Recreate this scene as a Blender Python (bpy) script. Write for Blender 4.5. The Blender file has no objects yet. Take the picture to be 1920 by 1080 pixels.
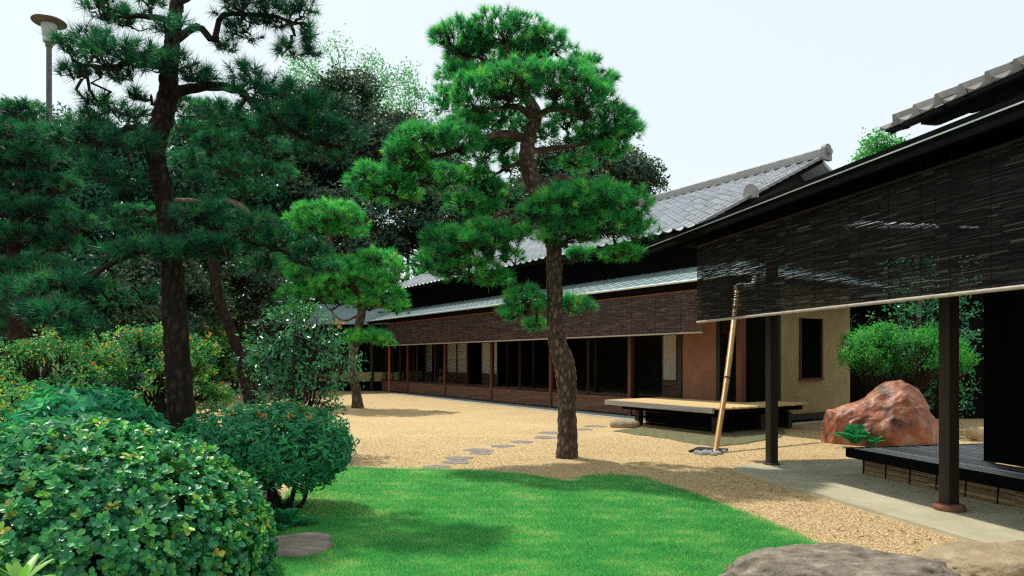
import bpy, math, random
import numpy as np
from mathutils import Vector, Matrix, noise

random.seed(7)
rng = np.random.default_rng(7)
scene = bpy.context.scene
col = scene.collection
rad = math.radians

# ------------------------------------------------------------------ camera
F, HZ, H = 1278.0, 673.0, 1.6           # focal length and horizon row (1920 px wide photo), eye height in metres
cam = bpy.data.cameras.new('camera')
cam_o = bpy.data.objects.new('camera', cam)
col.objects.link(cam_o)
cam_o.location = (0, 0, H)
cam_o.rotation_euler = (rad(90), 0, 0)
cam.sensor_width = 36
cam.lens = F / 1920 * 36
cam.shift_y = (HZ - 540) / 1920
cam.clip_start, cam.clip_end = 0.05, 3000
scene.camera = cam_o

# ------------------------------------------------------------------ sky and sun
SUN = np.array([-0.40, 0.38, 1.0]); SUN /= np.linalg.norm(SUN)
world = bpy.data.worlds.new('World'); scene.world = world
world.use_nodes = True
wn, wl = world.node_tree.nodes, world.node_tree.links
wn.clear()
sky = wn.new('ShaderNodeTexSky'); sky.sky_type = 'NISHITA'; sky.sun_disc = False
sky.sun_elevation = math.asin(SUN[2]); sky.sun_rotation = math.atan2(SUN[0], SUN[1])
sky.air_density, sky.dust_density, sky.ozone_density, sky.altitude = 1.0, 1.5, 1.0, 20
bg = wn.new('ShaderNodeBackground'); bg.inputs['Strength'].default_value = 0.1
wo = wn.new('ShaderNodeOutputWorld')
veil = wn.new('ShaderNodeMix'); veil.data_type = 'RGBA'; veil.inputs[0].default_value = 0.78   # thin bright cloud over the blue
veil.inputs[7].default_value = (7.55, 8.25, 8.2, 1)
wl.new(sky.outputs[0], veil.inputs[6]); wl.new(veil.outputs[2], bg.inputs[0]); wl.new(bg.outputs[0], wo.inputs[0])
sun = bpy.data.lights.new('sun', 'SUN'); sun.energy = 3.2; sun.angle = rad(1.5); sun.color = (1.0, 0.95, 0.87)
sun_o = bpy.data.objects.new('sun', sun); col.objects.link(sun_o)
sun_o.rotation_euler = Vector(SUN).to_track_quat('Z', 'Y').to_euler(); sun_o.location = (-8, 12, 22)
vs = scene.view_settings
scene.display_settings.display_device = 'sRGB'
vs.view_transform, vs.look, vs.exposure, vs.gamma, vs.use_curve_mapping = 'Standard', 'None', 0.42, 1.0, False
scene.cycles.max_bounces = 8; scene.cycles.diffuse_bounces = 3; scene.cycles.transparent_max_bounces = 16
scene.cycles.use_denoising = False; scene.cycles.filter_width = 1.3; scene.cycles.sample_clamp_indirect = 3.0

# ------------------------------------------------------------------ coordinates
def G(px, py, z=0.0):
    Y = (H - z) * F / (py - HZ)
    return np.array([(px - 960) / F * Y, Y, z])
def R(px, py, Y):
    return np.array([(px - 960) / F * Y, Y, H + (HZ - py) / F * Y])
class Frame:
    def __init__(s, o, vpx):
        s.o = np.array(o, float)
        s.u = np.array([(vpx - 960) / F, 1, 0]); s.u /= np.linalg.norm(s.u)
        s.v = np.array([s.u[1], -s.u[0], 0]); s.z = np.array([0, 0, 1.])
    def P(s, u, v, z): return s.o + s.u * u + s.v * v + s.z * z
    def uv(s, p): d = np.asarray(p) - s.o; return d @ s.u, d @ s.v
M = Frame(G(1183, 781), 130)            # long house
N = Frame(G(1447, 875), 675)            # near veranda wing
def unit(a):
    a = np.asarray(a, float); return a / np.maximum(np.linalg.norm(a, axis=-1, keepdims=True), 1e-9)
def inpoly(x, y, poly):
    x, y = np.asarray(x), np.asarray(y); r = np.zeros(x.shape, bool); n = len(poly)
    for i in range(n):
        x0, y0 = poly[i][:2]; x1, y1 = poly[(i + 1) % n][:2]
        c = ((y0 > y) != (y1 > y)) & (x < (x1 - x0) * (y - y0) / (y1 - y0 + 1e-12) + x0)
        r ^= c
    return r
def wob(p, f=1.0, s=0.0):               # cheap smooth noise in about -1..1
    p = np.asarray(p) * f; x, y, z = p[..., 0], p[..., 1], p[..., 2]
    return (np.sin(1.7 * x + 1.3 * y + s) + np.sin(2.3 * y - 1.1 * z + 2.1 * s + 1) + np.sin(1.9 * z + 1.5 * x - s + 2)
            + 0.6 * np.sin(4.1 * x - 3.3 * y + 2.7 * z + 3 * s)) / 3.6

# ------------------------------------------------------------------ objects
def props(o, label=None, cat=None, group=None, kind=None):
    if label: o['label'] = label
    if cat: o['category'] = cat
    if group: o['group'] = group
    if kind: o['kind'] = kind
    return o
def thing(name, loc, label, cat, group=None):
    o = bpy.data.objects.new(name, None); col.objects.link(o)
    o.location = loc; o.empty_display_size = 0.2
    return props(o, label, cat, group)
def origin(o):
    v = np.zeros(3)
    while o is not None:
        v = v + np.array(o.location); o = o.parent
    return v
class MB:
    def __init__(s): s.v = []; s.f = []; s.r = []; s.n = 0
    def add(s, v, f, r=0.5):
        v = np.asarray(v, float).reshape(-1, 3); f = np.asarray(f, int)
        s.f.append(f + s.n); s.v.append(v); s.n += len(v)
        s.r.append(np.full(len(v), r) if np.isscalar(r) else np.asarray(r, float))
    def mesh(s, name, mat, off=(0, 0, 0), smooth=False):
        me = bpy.data.meshes.new(name)
        if not s.v: return me
        v = np.concatenate(s.v) - np.asarray(off)
        li = np.concatenate([f.ravel() for f in s.f])
        lt = np.concatenate([np.full(f.shape[0], f.shape[1]) for f in s.f])
        me.vertices.add(len(v)); me.vertices.foreach_set('co', v.ravel().astype(np.float32))
        me.loops.add(len(li)); me.loops.foreach_set('vertex_index', li.astype(np.int32))
        me.polygons.add(len(lt)); me.polygons.foreach_set('loop_start', np.concatenate([[0], np.cumsum(lt)[:-1]]).astype(np.int32))
        me.polygons.foreach_set('use_smooth', np.full(len(lt), smooth))
        me.update(calc_edges=True)
        a = me.attributes.new('rnd', 'FLOAT', 'POINT'); a.data.foreach_set('value', np.concatenate(s.r).astype(np.float32))
        me.materials.append(mat)
        return me
    def build(s, name, mat, parent=None, smooth=False, bevel=0, kind=None, label=None):
        off = origin(parent)
        allv = np.concatenate(s.v) if s.v else np.zeros((1, 3))
        c = (allv.min(0) + allv.max(0)) / 2
        o = bpy.data.objects.new(name, s.mesh(name, mat, c, smooth)); col.objects.link(o)
        o.parent = parent; o.location = c - off
        if bevel:
            b = o.modifiers.new('Bevel', 'BEVEL'); b.width = bevel; b.segments = 2; b.limit_method = 'ANGLE'
        return props(o, label, None, None, kind)
def one(fn, name, mat, parent, **k):    # build one mesh object from a single drawing call
    mb = MB(); fn(mb); return mb.build(name, mat, parent, **k)

BOXF = np.array([[0, 2, 3, 1], [4, 5, 7, 6], [0, 1, 5, 4], [2, 6, 7, 3], [0, 4, 6, 2], [1, 3, 7, 5]])
def fbox(mb, fr, u0, u1, v0, v1, z0, z1, r=0.5):
    mb.add([fr.P(u, v, z) for u in (u0, u1) for v in (v0, v1) for z in (z0, z1)], BOXF, r)
def bar(mb, a, b, w, h, r=0.5, up=(0, 0, 1)):
    a, b = np.asarray(a, float), np.asarray(b, float); d = unit(b - a); s = unit(np.cross(d, up)); t = np.cross(s, d)
    mb.add([p + s * i * w / 2 + t * j * h / 2 for p in (a, b) for i in (-1, 1) for j in (-1, 1)], BOXF, r)
def prism(mb, poly, z0, z1, inset=0.0, r=0.5):
    p = np.array([[q[0], q[1]] for q in poly]); n = len(p); c = p.mean(0)
    lo = np.c_[p, np.full(n, z0)]; hi = np.c_[c + (p - c) * (1 - inset), np.full(n, z1)]
    i = np.arange(n); j = (i + 1) % n
    mb.add(np.r_[lo, hi], np.c_[i, j, j + n, i + n], r)
    mb.add(hi, [list(i)], r)
def spline(pts, n):
    p = np.asarray(pts, float)
    if len(p) == 2: return p[0] + (p[1] - p[0]) * np.linspace(0, 1, n)[:, None]
    q = np.r_[[2 * p[0] - p[1]], p, [2 * p[-1] - p[-2]]]; m = len(p) - 1
    out = []
    for t in np.linspace(0, m, n):
        i = min(int(t), m - 1); t -= i; a, b, c, d = q[i:i + 4]
        out.append(0.5 * (2 * b + (c - a) * t + (2 * a - 5 * b + 4 * c - d) * t * t + (3 * b - a - 3 * c + d) * t ** 3))
    return np.array(out)
def tube(mb, pts, r, sides=8, rnd=0.5, cap=True, bark=0.0, cell=0.07, seed=0):
    p = np.asarray(pts, float); n = len(p); r = np.broadcast_to(np.asarray(r, float), (n,))
    t = unit(np.gradient(p, axis=0)); ref = np.array([0.3, 0.9, 0.2]) if abs(t[0] @ unit([0.3, 0.9, 0.2])) < 0.9 else np.array([1., 0, 0])
    s = unit(ref - t * (t @ ref)[:, None]); b = np.cross(t, s)
    a = np.linspace(0, 2 * math.pi, sides, endpoint=False)
    d = s[:, None] * np.cos(a)[None, :, None] + b[:, None] * np.sin(a)[None, :, None]
    rr = np.repeat(r[:, None], sides, 1).copy()
    rn = np.full((n, sides), rnd)
    if bark:
        q = p[:, None] + d * rr[..., None]
        for i in range(n):
            for j in range(sides):
                x, y, z = q[i, j]
                w = noise.noise((x * 9 + seed, y * 9, z * 9)) * 0.03
                ds, _ = noise.voronoi(((x + w) / cell + seed, (y + w) / cell, z / cell * 0.55))
                e = ds[1] - ds[0]
                rr[i, j] += bark * (min(e * 2.2, 1.0) - 0.6) + r[i] * 0.10 * noise.noise((x * 3 + seed, y * 3, z * 2)); rn[i, j] = min(e * 2.2, 1.0)
    q = p[:, None] + d * rr[..., None]
    i, j = np.meshgrid(np.arange(n - 1), np.arange(sides), indexing='ij'); k = (j + 1) % sides
    f = np.stack([i * sides + j, i * sides + k, (i + 1) * sides + k, (i + 1) * sides + j], -1).reshape(-1, 4)
    mb.add(q.reshape(-1, 3), f, rn.ravel())
    if cap:
        mb.add(q[-1], [list(range(sides))], rnd); mb.add(q[0], [list(range(sides))[::-1]], rnd)
def lathe(mb, c, prof, sides=24, r=0.5):
    a = np.linspace(0, 2 * math.pi, sides, endpoint=False)
    v = np.array([[c[0] + q * math.cos(t), c[1] + q * math.sin(t), c[2] + z] for q, z in prof for t in a])
    n = len(prof); i, j = np.meshgrid(np.arange(n - 1), np.arange(sides), indexing='ij'); k = (j + 1) % sides
    mb.add(v, np.stack([i * sides + j, i * sides + k, (i + 1) * sides + k, (i + 1) * sides + j], -1).reshape(-1, 4), r)
    mb.add(v[-sides:], [list(range(sides))], r); mb.add(v[:sides], [list(range(sides))[::-1]], r)
def sticks(mb, A, B, r0, r1, wig=0.1, K=4, sag=0.0):   # many thin three-sided twigs at once
    A, B = np.atleast_2d(A).astype(float), np.atleast_2d(B).astype(float); T = len(A)
    if T == 0: return
    t = np.linspace(0, 1, K + 1)[None, :, None]; L = np.linalg.norm(B - A, axis=1)[:, None, None]
    p = A[:, None] + (B - A)[:, None] * t
    p = p + rng.normal(0, 1, p.shape) * wig * L * (t * (1 - t) * 4) * 0.5
    p[..., 2] += (sag * L * t * (1 - t) * 4)[..., 0]
    d = unit(B - A); e1 = unit(np.cross(d, [0.31, 0.2, 0.93])); e2 = np.cross(d, e1)
    r = (r0 + (r1 - r0) * t)
    ring = []
    for a in (0, 2.094, 4.189): ring.append(p + (e1 * math.cos(a) + e2 * math.sin(a))[:, None] * r)
    v = np.stack(ring, 2)
    base = np.arange(T)[:, None, None] * (K + 1) * 3; k = np.arange(K)[None, :, None] * 3; s = np.arange(3)[None, None]; s2 = (s + 1) % 3
    f = np.stack([base + k + s, base + k + s2, base + k + 3 + s2, base + k + 3 + s], -1).reshape(-1, 4)
    mb.add(v.reshape(-1, 3), f, 0.5)

# ------------------------------------------------------------------ foliage
def needles(mb, C, D, n, L, w, spread=0.8, rnd=None):
    T = len(C); rnd = rng.random(T) if rnd is None else rnd
    C = np.repeat(C, n, 0); D = np.repeat(D, n, 0); m = T * n
    Lr = np.repeat(rng.uniform(.62, 1.12, T), n)[:, None]
    d = unit(D * 0.62 + unit(rng.normal(size=(m, 3))) * spread)
    b = C - D * (rng.random((m, 1)) * L * 0.45)
    tip = b + d * (L * Lr * rng.uniform(0.75, 1.1, (m, 1)))
    s = unit(np.cross(d, rng.normal(size=(m, 3)))) * w / 2
    v = np.stack([b - s, b + s, tip], 1).reshape(-1, 3)
    rr = np.clip(np.repeat(rnd, n) + rng.normal(0, 0.08, m), 0, 1)
    mb.add(v, np.arange(m * 3).reshape(-1, 3), np.repeat(rr, 3))
def leaves(mb, C, T, Nn, L, W, rnd, style='diamond', fold=0.12, droop=0.1):
    m = len(C); L = np.broadcast_to(np.asarray(L, float), (m,))[:, None]; W = np.broadcast_to(np.asarray(W, float), (m,))[:, None]
    T = unit(T); Nn = unit(Nn - T * (T * Nn).sum(1, keepdims=True)); S = np.cross(T, Nn)
    if style == 'diamond':
        v = np.stack([C, C + T * L * .45 + S * W / 2 + Nn * W * fold, C + T * L - Nn * L * droop, C + T * L * .45 - S * W / 2 + Nn * W * fold], 1)
        b = np.arange(m)[:, None] * 4
        f = np.concatenate([b + [0, 2, 1], b + [0, 3, 2]]); k = 4
    else:
        a, z = (.28, .72) if style == 'round' else (.3, .6)
        p, q = (.40, .46) if style == 'round' else (.46, .40)
        v = np.stack([C, C + T * L * a + S * W * p + Nn * W * fold, C + T * L * z + S * W * q + Nn * W * fold - Nn * L * droop * .4, C + T * L - Nn * L * droop,
                      C + T * L * z - S * W * q + Nn * W * fold - Nn * L * droop * .4, C + T * L * a - S * W * p + Nn * W * fold], 1)
        b = np.arange(m)[:, None] * 6
        f = np.concatenate([b + [0, 3, 2, 1], b + [0, 5, 4, 3]]); k = 6
    mb.add(v.reshape(-1, 3), f, np.repeat(rnd, k))
def shoots(mb, C, D, k, L, W, a0=35, a1=80, style='diamond', rnd=None, jit=0.15, fold=0.12, droop=0.1, spread=0.0):
    T = len(C); rnd = rng.random(T) if rnd is None else rnd
    D = unit(D); e1 = unit(np.cross(D, rng.normal(size=(T, 3)))); e2 = np.cross(D, e1)
    ph = (np.arange(k)[None] * 2.4 + rng.random((T, 1)) * 6.28 + rng.normal(0, .25, (T, k)))[..., None]
    al = np.radians(rng.uniform(a0, a1, (T, k)))[..., None]
    d = D[:, None] * np.cos(al) + (e1[:, None] * np.cos(ph) + e2[:, None] * np.sin(ph)) * np.sin(al)
    nn = D[:, None] + rng.normal(0, .25, (T, k, 3))
    c = np.repeat(C[:, None], k, 1) + D[:, None] * rng.uniform(-.3, .3, (T, k, 1)) * L + rng.normal(0, 1, (T, k, 3)) * spread
    s = rng.uniform(0.65, 1.1, T * k)
    leaves(mb, c.reshape(-1, 3), d.reshape(-1, 3), nn.reshape(-1, 3), L * s, W * s, np.clip(np.repeat(rnd, k) + rng.normal(0, jit, T * k), 0, 1), style, fold, droop)
def dome(c, r, n, zmin=-0.3, lump=0.12, lf=2.0, thick=0.12, seed=0.0):
    d = unit(rng.normal(size=(int(n * 3), 3))); d = d[d[:, 2] > zmin][:n]
    k = 1 + lump * wob(d, lf, seed) - thick * rng.random(len(d)) ** 1.5
    p = np.asarray(c) + d * np.asarray(r) * k[:, None]
    return p, unit(d / np.asarray(r) + rng.normal(0, .18, d.shape) * np.mean(1 / np.asarray(r)))
def clumpy(c, r, m, sub, n, zmin=-0.6, seed=0.0):   # leaf clumps scattered over a crown, n shoots per clump
    pc, nc = dome(c, r, m, zmin, .15, 2.5, .35, seed)
    P, D = [], []
    for q, d in zip(pc, nc):
        s = sub * random.uniform(.6, 1.3)
        p, e = dome(q, (s, s, s * .7), n, -0.4, .2, 2.0, .5, random.random() * 9)
        P.append(p); D.append(unit(e + d * .5 + [0, 0, .4]))
    return np.concatenate(P), np.concatenate(D), pc

# ------------------------------------------------------------------ materials
def new_mat(name):
    m = bpy.data.materials.new(name); m.use_nodes = True; t = m.node_tree; t.nodes.clear()
    o = t.nodes.new('ShaderNodeOutputMaterial'); b = t.nodes.new('ShaderNodeBsdfPrincipled'); t.links.new(b.outputs[0], o.inputs[0])
    return m, t, b, o
def ramp(t, src, stops):
    r = t.nodes.new('ShaderNodeValToRGB'); e = r.color_ramp.elements
    while len(e) < len(stops): e.new(0.5)
    for el, (p, c) in zip(e, stops): el.position = p; el.color = (*c, 1)
    t.links.new(src, r.inputs[0]); return r.outputs[0]
def tex(t, kind, scale, coord, detail=4, stretch=None, rough=0.6):
    n = t.nodes.new({'noise': 'ShaderNodeTexNoise', 'voronoi': 'ShaderNodeTexVoronoi', 'wave': 'ShaderNodeTexWave'}[kind])
    n.inputs['Scale'].default_value = scale
    if kind == 'noise': n.inputs['Detail'].default_value = detail; n.inputs['Roughness'].default_value = rough
    if stretch is not None:
        mp = t.nodes.new('ShaderNodeMapping'); mp.inputs['Scale'].default_value = stretch; t.links.new(coord, mp.inputs[0]); coord = mp.outputs[0]
    t.links.new(coord, n.inputs['Vector']); return n
def mat(name, stops, rough=0.7, scale=3.0, stretch=None, bump=0.0, bscale=None, spec=0.3, attr=0.0, detail=6, coord='Object', bstretch=None, metallic=0.0, rot=0.0):
    m, t, b, o = new_mat(name)
    tc = t.nodes.new('ShaderNodeTexCoord'); c = tc.outputs[coord]
    if rot:
        mp = t.nodes.new('ShaderNodeMapping'); mp.inputs['Rotation'].default_value = (0, 0, rot); t.links.new(c, mp.inputs[0]); c = mp.outputs[0]
    n = tex(t, 'noise', scale, c, detail, stretch); f = n.outputs['Fac']
    if attr:
        at = t.nodes.new('ShaderNodeAttribute'); at.attribute_name = 'rnd'
        mx = t.nodes.new('ShaderNodeMix'); mx.inputs[0].default_value = attr
        t.links.new(f, mx.inputs[2]); t.links.new(at.outputs['Fac'], mx.inputs[3]); f = mx.outputs[0]
    t.links.new(ramp(t, f, stops), b.inputs['Base Color'])
    b.inputs['Roughness'].default_value = rough; b.inputs['Specular IOR Level'].default_value = spec; b.inputs['Metallic'].default_value = metallic
    if bump:
        n2 = tex(t, 'noise', bscale or scale * 4, c, 5, bstretch or stretch); bp = t.nodes.new('ShaderNodeBump')
        bp.inputs['Strength'].default_value = bump; bp.inputs['Distance'].default_value = 0.02
        t.links.new(n2.outputs['Fac'], bp.inputs['Height']); t.links.new(bp.outputs[0], b.inputs['Normal'])
    return m
def leafmat(name, stops, rough=0.4, trans=0.35, spec=0.4, tint=(0.95, 1.3, 0.8), k=1.35):
    stops = [(p, tuple(min(x * k, .8) for x in c)) for p, c in stops]
    m, t, b, o = new_mat(name)
    at = t.nodes.new('ShaderNodeAttribute'); at.attribute_name = 'rnd'
    c = ramp(t, at.outputs['Fac'], stops)
    t.links.new(c, b.inputs['Base Color']); b.inputs['Roughness'].default_value = rough; b.inputs['Specular IOR Level'].default_value = spec
    tr = t.nodes.new('ShaderNodeBsdfTranslucent'); mu = t.nodes.new('ShaderNodeMix'); mu.data_type = 'RGBA'; mu.blend_type = 'MULTIPLY'
    mu.inputs[0].default_value = 1; mu.inputs[7].default_value = (*tint, 1); t.links.new(c, mu.inputs[6]); t.links.new(mu.outputs[2], tr.inputs[0])
    mx = t.nodes.new('ShaderNodeMixShader'); mx.inputs[0].default_value = trans
    t.links.new(b.outputs[0], mx.inputs[1]); t.links.new(tr.outputs[0], mx.inputs[2]); t.links.new(mx.outputs[0], o.inputs[0])
    return m
def sc(c, k): return tuple(x * k for x in c)
def band(c, lo=.65, hi=1.35, a=.3, b=.7): return [(a, sc(c, lo)), (b, sc(c, hi))]

MT = dict(
    soil=mat('soil', [(.3, (.035, .024, .014)), (.7, (.09, .065, .04))], .95, 4, bump=.6, bscale=40),
    thatch=mat('lawn_thatch', [(.3, (.07, .17, .045)), (.55, (.12, .25, .07)), (.75, (.26, .27, .12))], .95, 2.5, bump=.5, bscale=60),
    apron=mat('apron_concrete', [(.3, (.36, .325, .215)), (.7, (.50, .455, .315))], .9, 2.2, bump=.35, bscale=120),
    strip=mat('stone_strip', [(.3, (.34, .35, .30)), (.7, (.48, .49, .43))], .9, 2.0, bump=.3, bscale=60),
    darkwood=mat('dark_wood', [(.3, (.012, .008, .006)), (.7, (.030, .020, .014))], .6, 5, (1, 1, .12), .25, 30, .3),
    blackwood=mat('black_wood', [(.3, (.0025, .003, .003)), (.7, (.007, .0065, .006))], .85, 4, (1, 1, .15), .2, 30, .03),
    redwood=mat('red_brown_wood', [(.3, (.07, .022, .014)), (.7, (.15, .05, .03))], .55, 6, (1, 1, .1), .2, 40, .3),
    doorwood=mat('door_wood', [(.3, (.022, .009, .007)), (.7, (.05, .020, .014))], .55, 6, (1, 1, .1), .2, 40, .3),
    panelwood=mat('panel_wood', [(.3, (.10, .050, .034)), (.7, (.20, .105, .072))], .65, 5, (.25, .25, 2.2), .2, 30, .25),
    postwood=mat('post_wood', [(.3, (.012, .008, .006)), (.7, (.040, .025, .018))], .6, 7, (1, 1, .08), .25, 40, .3),
    greywood=mat('grey_weathered_wood', [(.3, (.22, .20, .17)), (.7, (.40, .37, .31))], .8, 5, (.3, .3, 3), .3, 40),
    beige=mat('beige_plaster', [(.3, (.33, .24, .115)), (.7, (.41, .31, .155))], .95, 3, bump=.25, bscale=90),
    terra=mat('terracotta_plaster', [(.3, (.20, .095, .056)), (.7, (.26, .125, .075))], .95, 3, bump=.25, bscale=90),
    paper=mat('shoji_paper', [(.3, (.60, .58, .50)), (.7, (.70, .68, .60))], .9, 4),
    tatami=mat('tatami', [(.3, (.16, .13, .07)), (.7, (.22, .18, .10))], .9, 8),
    copper=mat('aged_copper', [(.3, (.20, .29, .29)), (.7, (.36, .45, .45))], .45, 1.6, (1, 1, 1), .1, 20, .5, attr=.25),
    tile=mat('roof_tile', [(.25, (.30, .31, .33)), (.75, (.55, .57, .60))], .3, 2.5, None, .15, 30, .6, attr=.3),
    tile_edge=mat('eave_tile', [(.25, (.17, .15, .13)), (.75, (.36, .33, .30))], .45, 9, None, .3, 40, .5, attr=.3),
    ridge=mat('ridge_tile', [(.25, (.16, .16, .155)), (.75, (.30, .30, .29))], .6, 6, None, .3, 30, .4, attr=.4),
    gutter=mat('gutter_metal', [(.3, (.45, .52, .50)), (.7, (.62, .68, .66))], .35, 3, spec=.6, metallic=.4),
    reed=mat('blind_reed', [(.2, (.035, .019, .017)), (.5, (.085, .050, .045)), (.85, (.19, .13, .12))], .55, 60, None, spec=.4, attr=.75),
    reed2=mat('dark_blind_reed', [(.15, (.004, .0035, .0035)), (.45, (.016, .013, .0125)), (.7, (.045, .039, .037)), (.9, (.15, .135, .13))], .5, 60, None, spec=.15, attr=.85),  # pale end of the ramp paints glints of light on the dark reeds
    rail=mat('blind_rail', [(.3, (.34, .29, .24)), (.7, (.52, .46, .39))], .5, 12, (1, 1, 1), spec=.4),
    batten=mat('red_batten', [(.3, (.20, .05, .02)), (.7, (.36, .11, .05))], .6, 12),
    cord=mat('dark_cord', [(.3, (.008, .007, .007)), (.7, (.015, .013, .012))], .9, 12),
    bamboo=mat('dry_bamboo', [(.25, (.30, .145, .032)), (.75, (.52, .30, .075))], .35, 9, (1, 1, .2), .08, 40, .5, attr=.3),
    redbamboo=mat('red_bamboo', [(.25, (.20, .06, .02)), (.75, (.34, .12, .045))], .45, 9, (1, 1, .2)),
    deckbamboo=mat('deck_bamboo', [(.25, (.46, .31, .12)), (.75, (.70, .52, .26))], .5, 9, (1, 1, 1), .1, 40, .4, attr=.4),
    darkbamboo=mat('dark_bamboo', [(.2, (.04, .04, .04)), (.5, (.13, .127, .122)), (.75, (.48, .47, .45))], .3, 9, None, .1, 40, .5, attr=.85),  # pale end paints lit stripes onto the shaded deck poles
    skirtbamboo=mat('skirt_bamboo', [(.2, (.10, .065, .03)), (.75, (.36, .25, .12))], .5, 14, None, .1, 40, .4, attr=.5),
    stone=mat('grey_stone', [(.3, (.15, .13, .115)), (.7, (.30, .265, .23))], .85, 5, None, .7, 26, .3),
    bigstone=mat('brown_boulder', [(.28, (.08, .064, .05)), (.45, (.19, .155, .12)), (.58, (.27, .225, .175)), (.72, (.42, .36, .28))], .85, 7, (1, 1.6, 1), 1.0, 42, .3, detail=12),
    sandstone=mat('sandy_boulder', [(.25, (.22, .17, .10)), (.6, (.36, .28, .17)), (.8, (.45, .37, .24))], .85, 6, None, .9, 30, .3, detail=10),
    flatstone=mat('pinkish_slab', [(.3, (.16, .13, .105)), (.7, (.32, .27, .22))], .85, 6, (1, 2.5, 1), .7, 30, .3, detail=8),
    basestone=mat('red_base_stone', [(.3, (.16, .065, .04)), (.7, (.26, .12, .075))], .7, 14, None, .4, 50),
    redrock=mat('red_jasper_rock', [(.34, (.06, .035, .03)), (.42, (.20, .085, .05)), (.50, (.37, .105, .048)), (.57, (.40, .17, .09)), (.66, (.36, .27, .20))], .45, 3.2, None, 1.0, 14, .5, detail=10),
    bark=mat('pine_bark', [(.12, (.020, .012, .009)), (.5, (.095, .058, .040)), (.85, (.25, .165, .115))], .85, 11, (1, 1, .6), .7, 45, .3, attr=.55),
    darkbark=mat('dark_pine_bark', [(.12, (.010, .007, .006)), (.5, (.030, .021, .016)), (.85, (.06, .043, .033))], .9, 11, (1, 1, .6), .9, 45, .1, attr=.5),  # darker bark copy: the backlit look of the left trunks is in the colour
    barkpink=mat('old_pine_bark', [(.12, (.05, .03, .025)), (.5, (.16, .10, .085)), (.85, (.32, .22, .19))], .85, 9, (1, 1, .6), .7, 45, .3, attr=.4),
    twig=mat('dark_twig', [(.3, (.018, .013, .010)), (.7, (.045, .032, .024))], .85, 20),
    paletwig=mat('pale_twig', [(.3, (.14, .09, .06)), (.7, (.30, .20, .14))], .8, 20),
    lampmetal=mat('lamp_metal', [(.3, (.07, .06, .055)), (.7, (.12, .105, .095))], .5, 12, spec=.5),
    lampglass=mat('lamp_shade', [(.3, (.36, .39, .40)), (.7, (.48, .51, .52))], .4, 5, (1, 1, .1), spec=.5),
    mossy=mat('mossy_ground', [(.3, (.085, .085, .04)), (.7, (.20, .185, .095))], .95, 9, bump=.6, bscale=60),
    grate=mat('iron_grate', [(.3, (.03, .026, .024)), (.7, (.07, .06, .055))], .6, 12),
    pebblegrey=mat('grey_pebble', [(.3, (.24, .27, .27)), (.7, (.42, .45, .44))], .7, 9, bump=.2),
    palestone=mat('pale_boulder', [(.3, (.48, .36, .18)), (.7, (.64, .52, .32))], .8, 6, bump=.5, bscale=20),
)
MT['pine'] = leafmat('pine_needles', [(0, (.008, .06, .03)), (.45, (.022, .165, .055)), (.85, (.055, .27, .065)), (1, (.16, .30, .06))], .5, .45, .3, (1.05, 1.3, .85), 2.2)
MT['pineshaded'] = leafmat('shaded_pine_needles', [(0, (.002, .018, .014)), (.4, (.008, .075, .040)), (.85, (.026, .19, .07)), (1, (.06, .2, .05))], .5, .28, .3, (1, 1.3, .95), 1.5)  # darker needle copy: the shade on the left pines is in the colour
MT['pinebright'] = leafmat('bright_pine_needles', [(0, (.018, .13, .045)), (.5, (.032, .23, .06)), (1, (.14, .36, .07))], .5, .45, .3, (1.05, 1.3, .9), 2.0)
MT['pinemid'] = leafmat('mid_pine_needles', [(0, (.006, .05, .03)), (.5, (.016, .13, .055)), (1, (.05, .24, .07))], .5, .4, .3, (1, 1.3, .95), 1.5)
MT['evergreen'] = leafmat('evergreen_leaves', [(0, (.008, .030, .022)), (.5, (.020, .050, .026)), (.8, (.055, .075, .028)), (1, (.13, .115, .045))], .48, .2, .4, k=2.0)
MT['darkgreen'] = leafmat('dark_leaves', [(0, (.006, .055, .034)), (.6, (.012, .10, .05)), (1, (.03, .17, .06))], .4, .2, .45)
MT['feather'] = leafmat('feathery_leaves', [(0, (.06, .22, .09)), (1, (.14, .34, .16))], .5, .45, .3)
MT['hedge'] = leafmat('glossy_round_leaves', [(0, (.012, .080, .040)), (.45, (.024, .155, .062)), (.75, (.07, .25, .06)), (.93, (.20, .33, .055)), (1, (.30, .24, .05))], .40, .28, .6, k=2.0)
MT['shrub'] = leafmat('bluish_shrub_leaves', [(0, (.010, .085, .050)), (.6, (.020, .16, .08)), (1, (.05, .25, .09))], .42, .3, .45, k=2.4)
MT['nandina'] = leafmat('nandina_leaves', [(0, (.010, .070, .035)), (.6, (.020, .14, .058)), (1, (.05, .21, .065))], .42, .3, .45, k=2.5)
MT['orange'] = leafmat('orange_young_leaves', [(0, (.45, .12, .03)), (.6, (.62, .24, .06)), (1, (.6, .4, .10))], .5, .3, .3, (1.2, 1, .6))
MT['camellia'] = leafmat('camellia_leaves', [(0, (.012, .070, .040)), (.6, (.028, .14, .062)), (1, (.07, .22, .07))], .28, .25, .6, k=2.1)
MT['yellowgreen'] = leafmat('yellow_green_leaves', [(0, (.016, .11, .045)), (.5, (.04, .20, .055)), (.82, (.22, .34, .06)), (1, (.62, .34, .07))], .45, .4, .35, k=1.7)
MT['maple'] = leafmat('maple_leaves', [(0, (.015, .14, .04)), (.5, (.04, .28, .055)), (1, (.18, .42, .06))], .45, .45, .35, k=1.45)
MT['fern'] = leafmat('fern_leaves', [(0, (.012, .13, .06)), (1, (.04, .28, .11))], .45, .35, .3, k=1.7)
MT['lilyleaf'] = leafmat('pale_strap_leaves', [(0, (.10, .26, .05)), (1, (.26, .42, .09))], .4, .35, .4)
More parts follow.
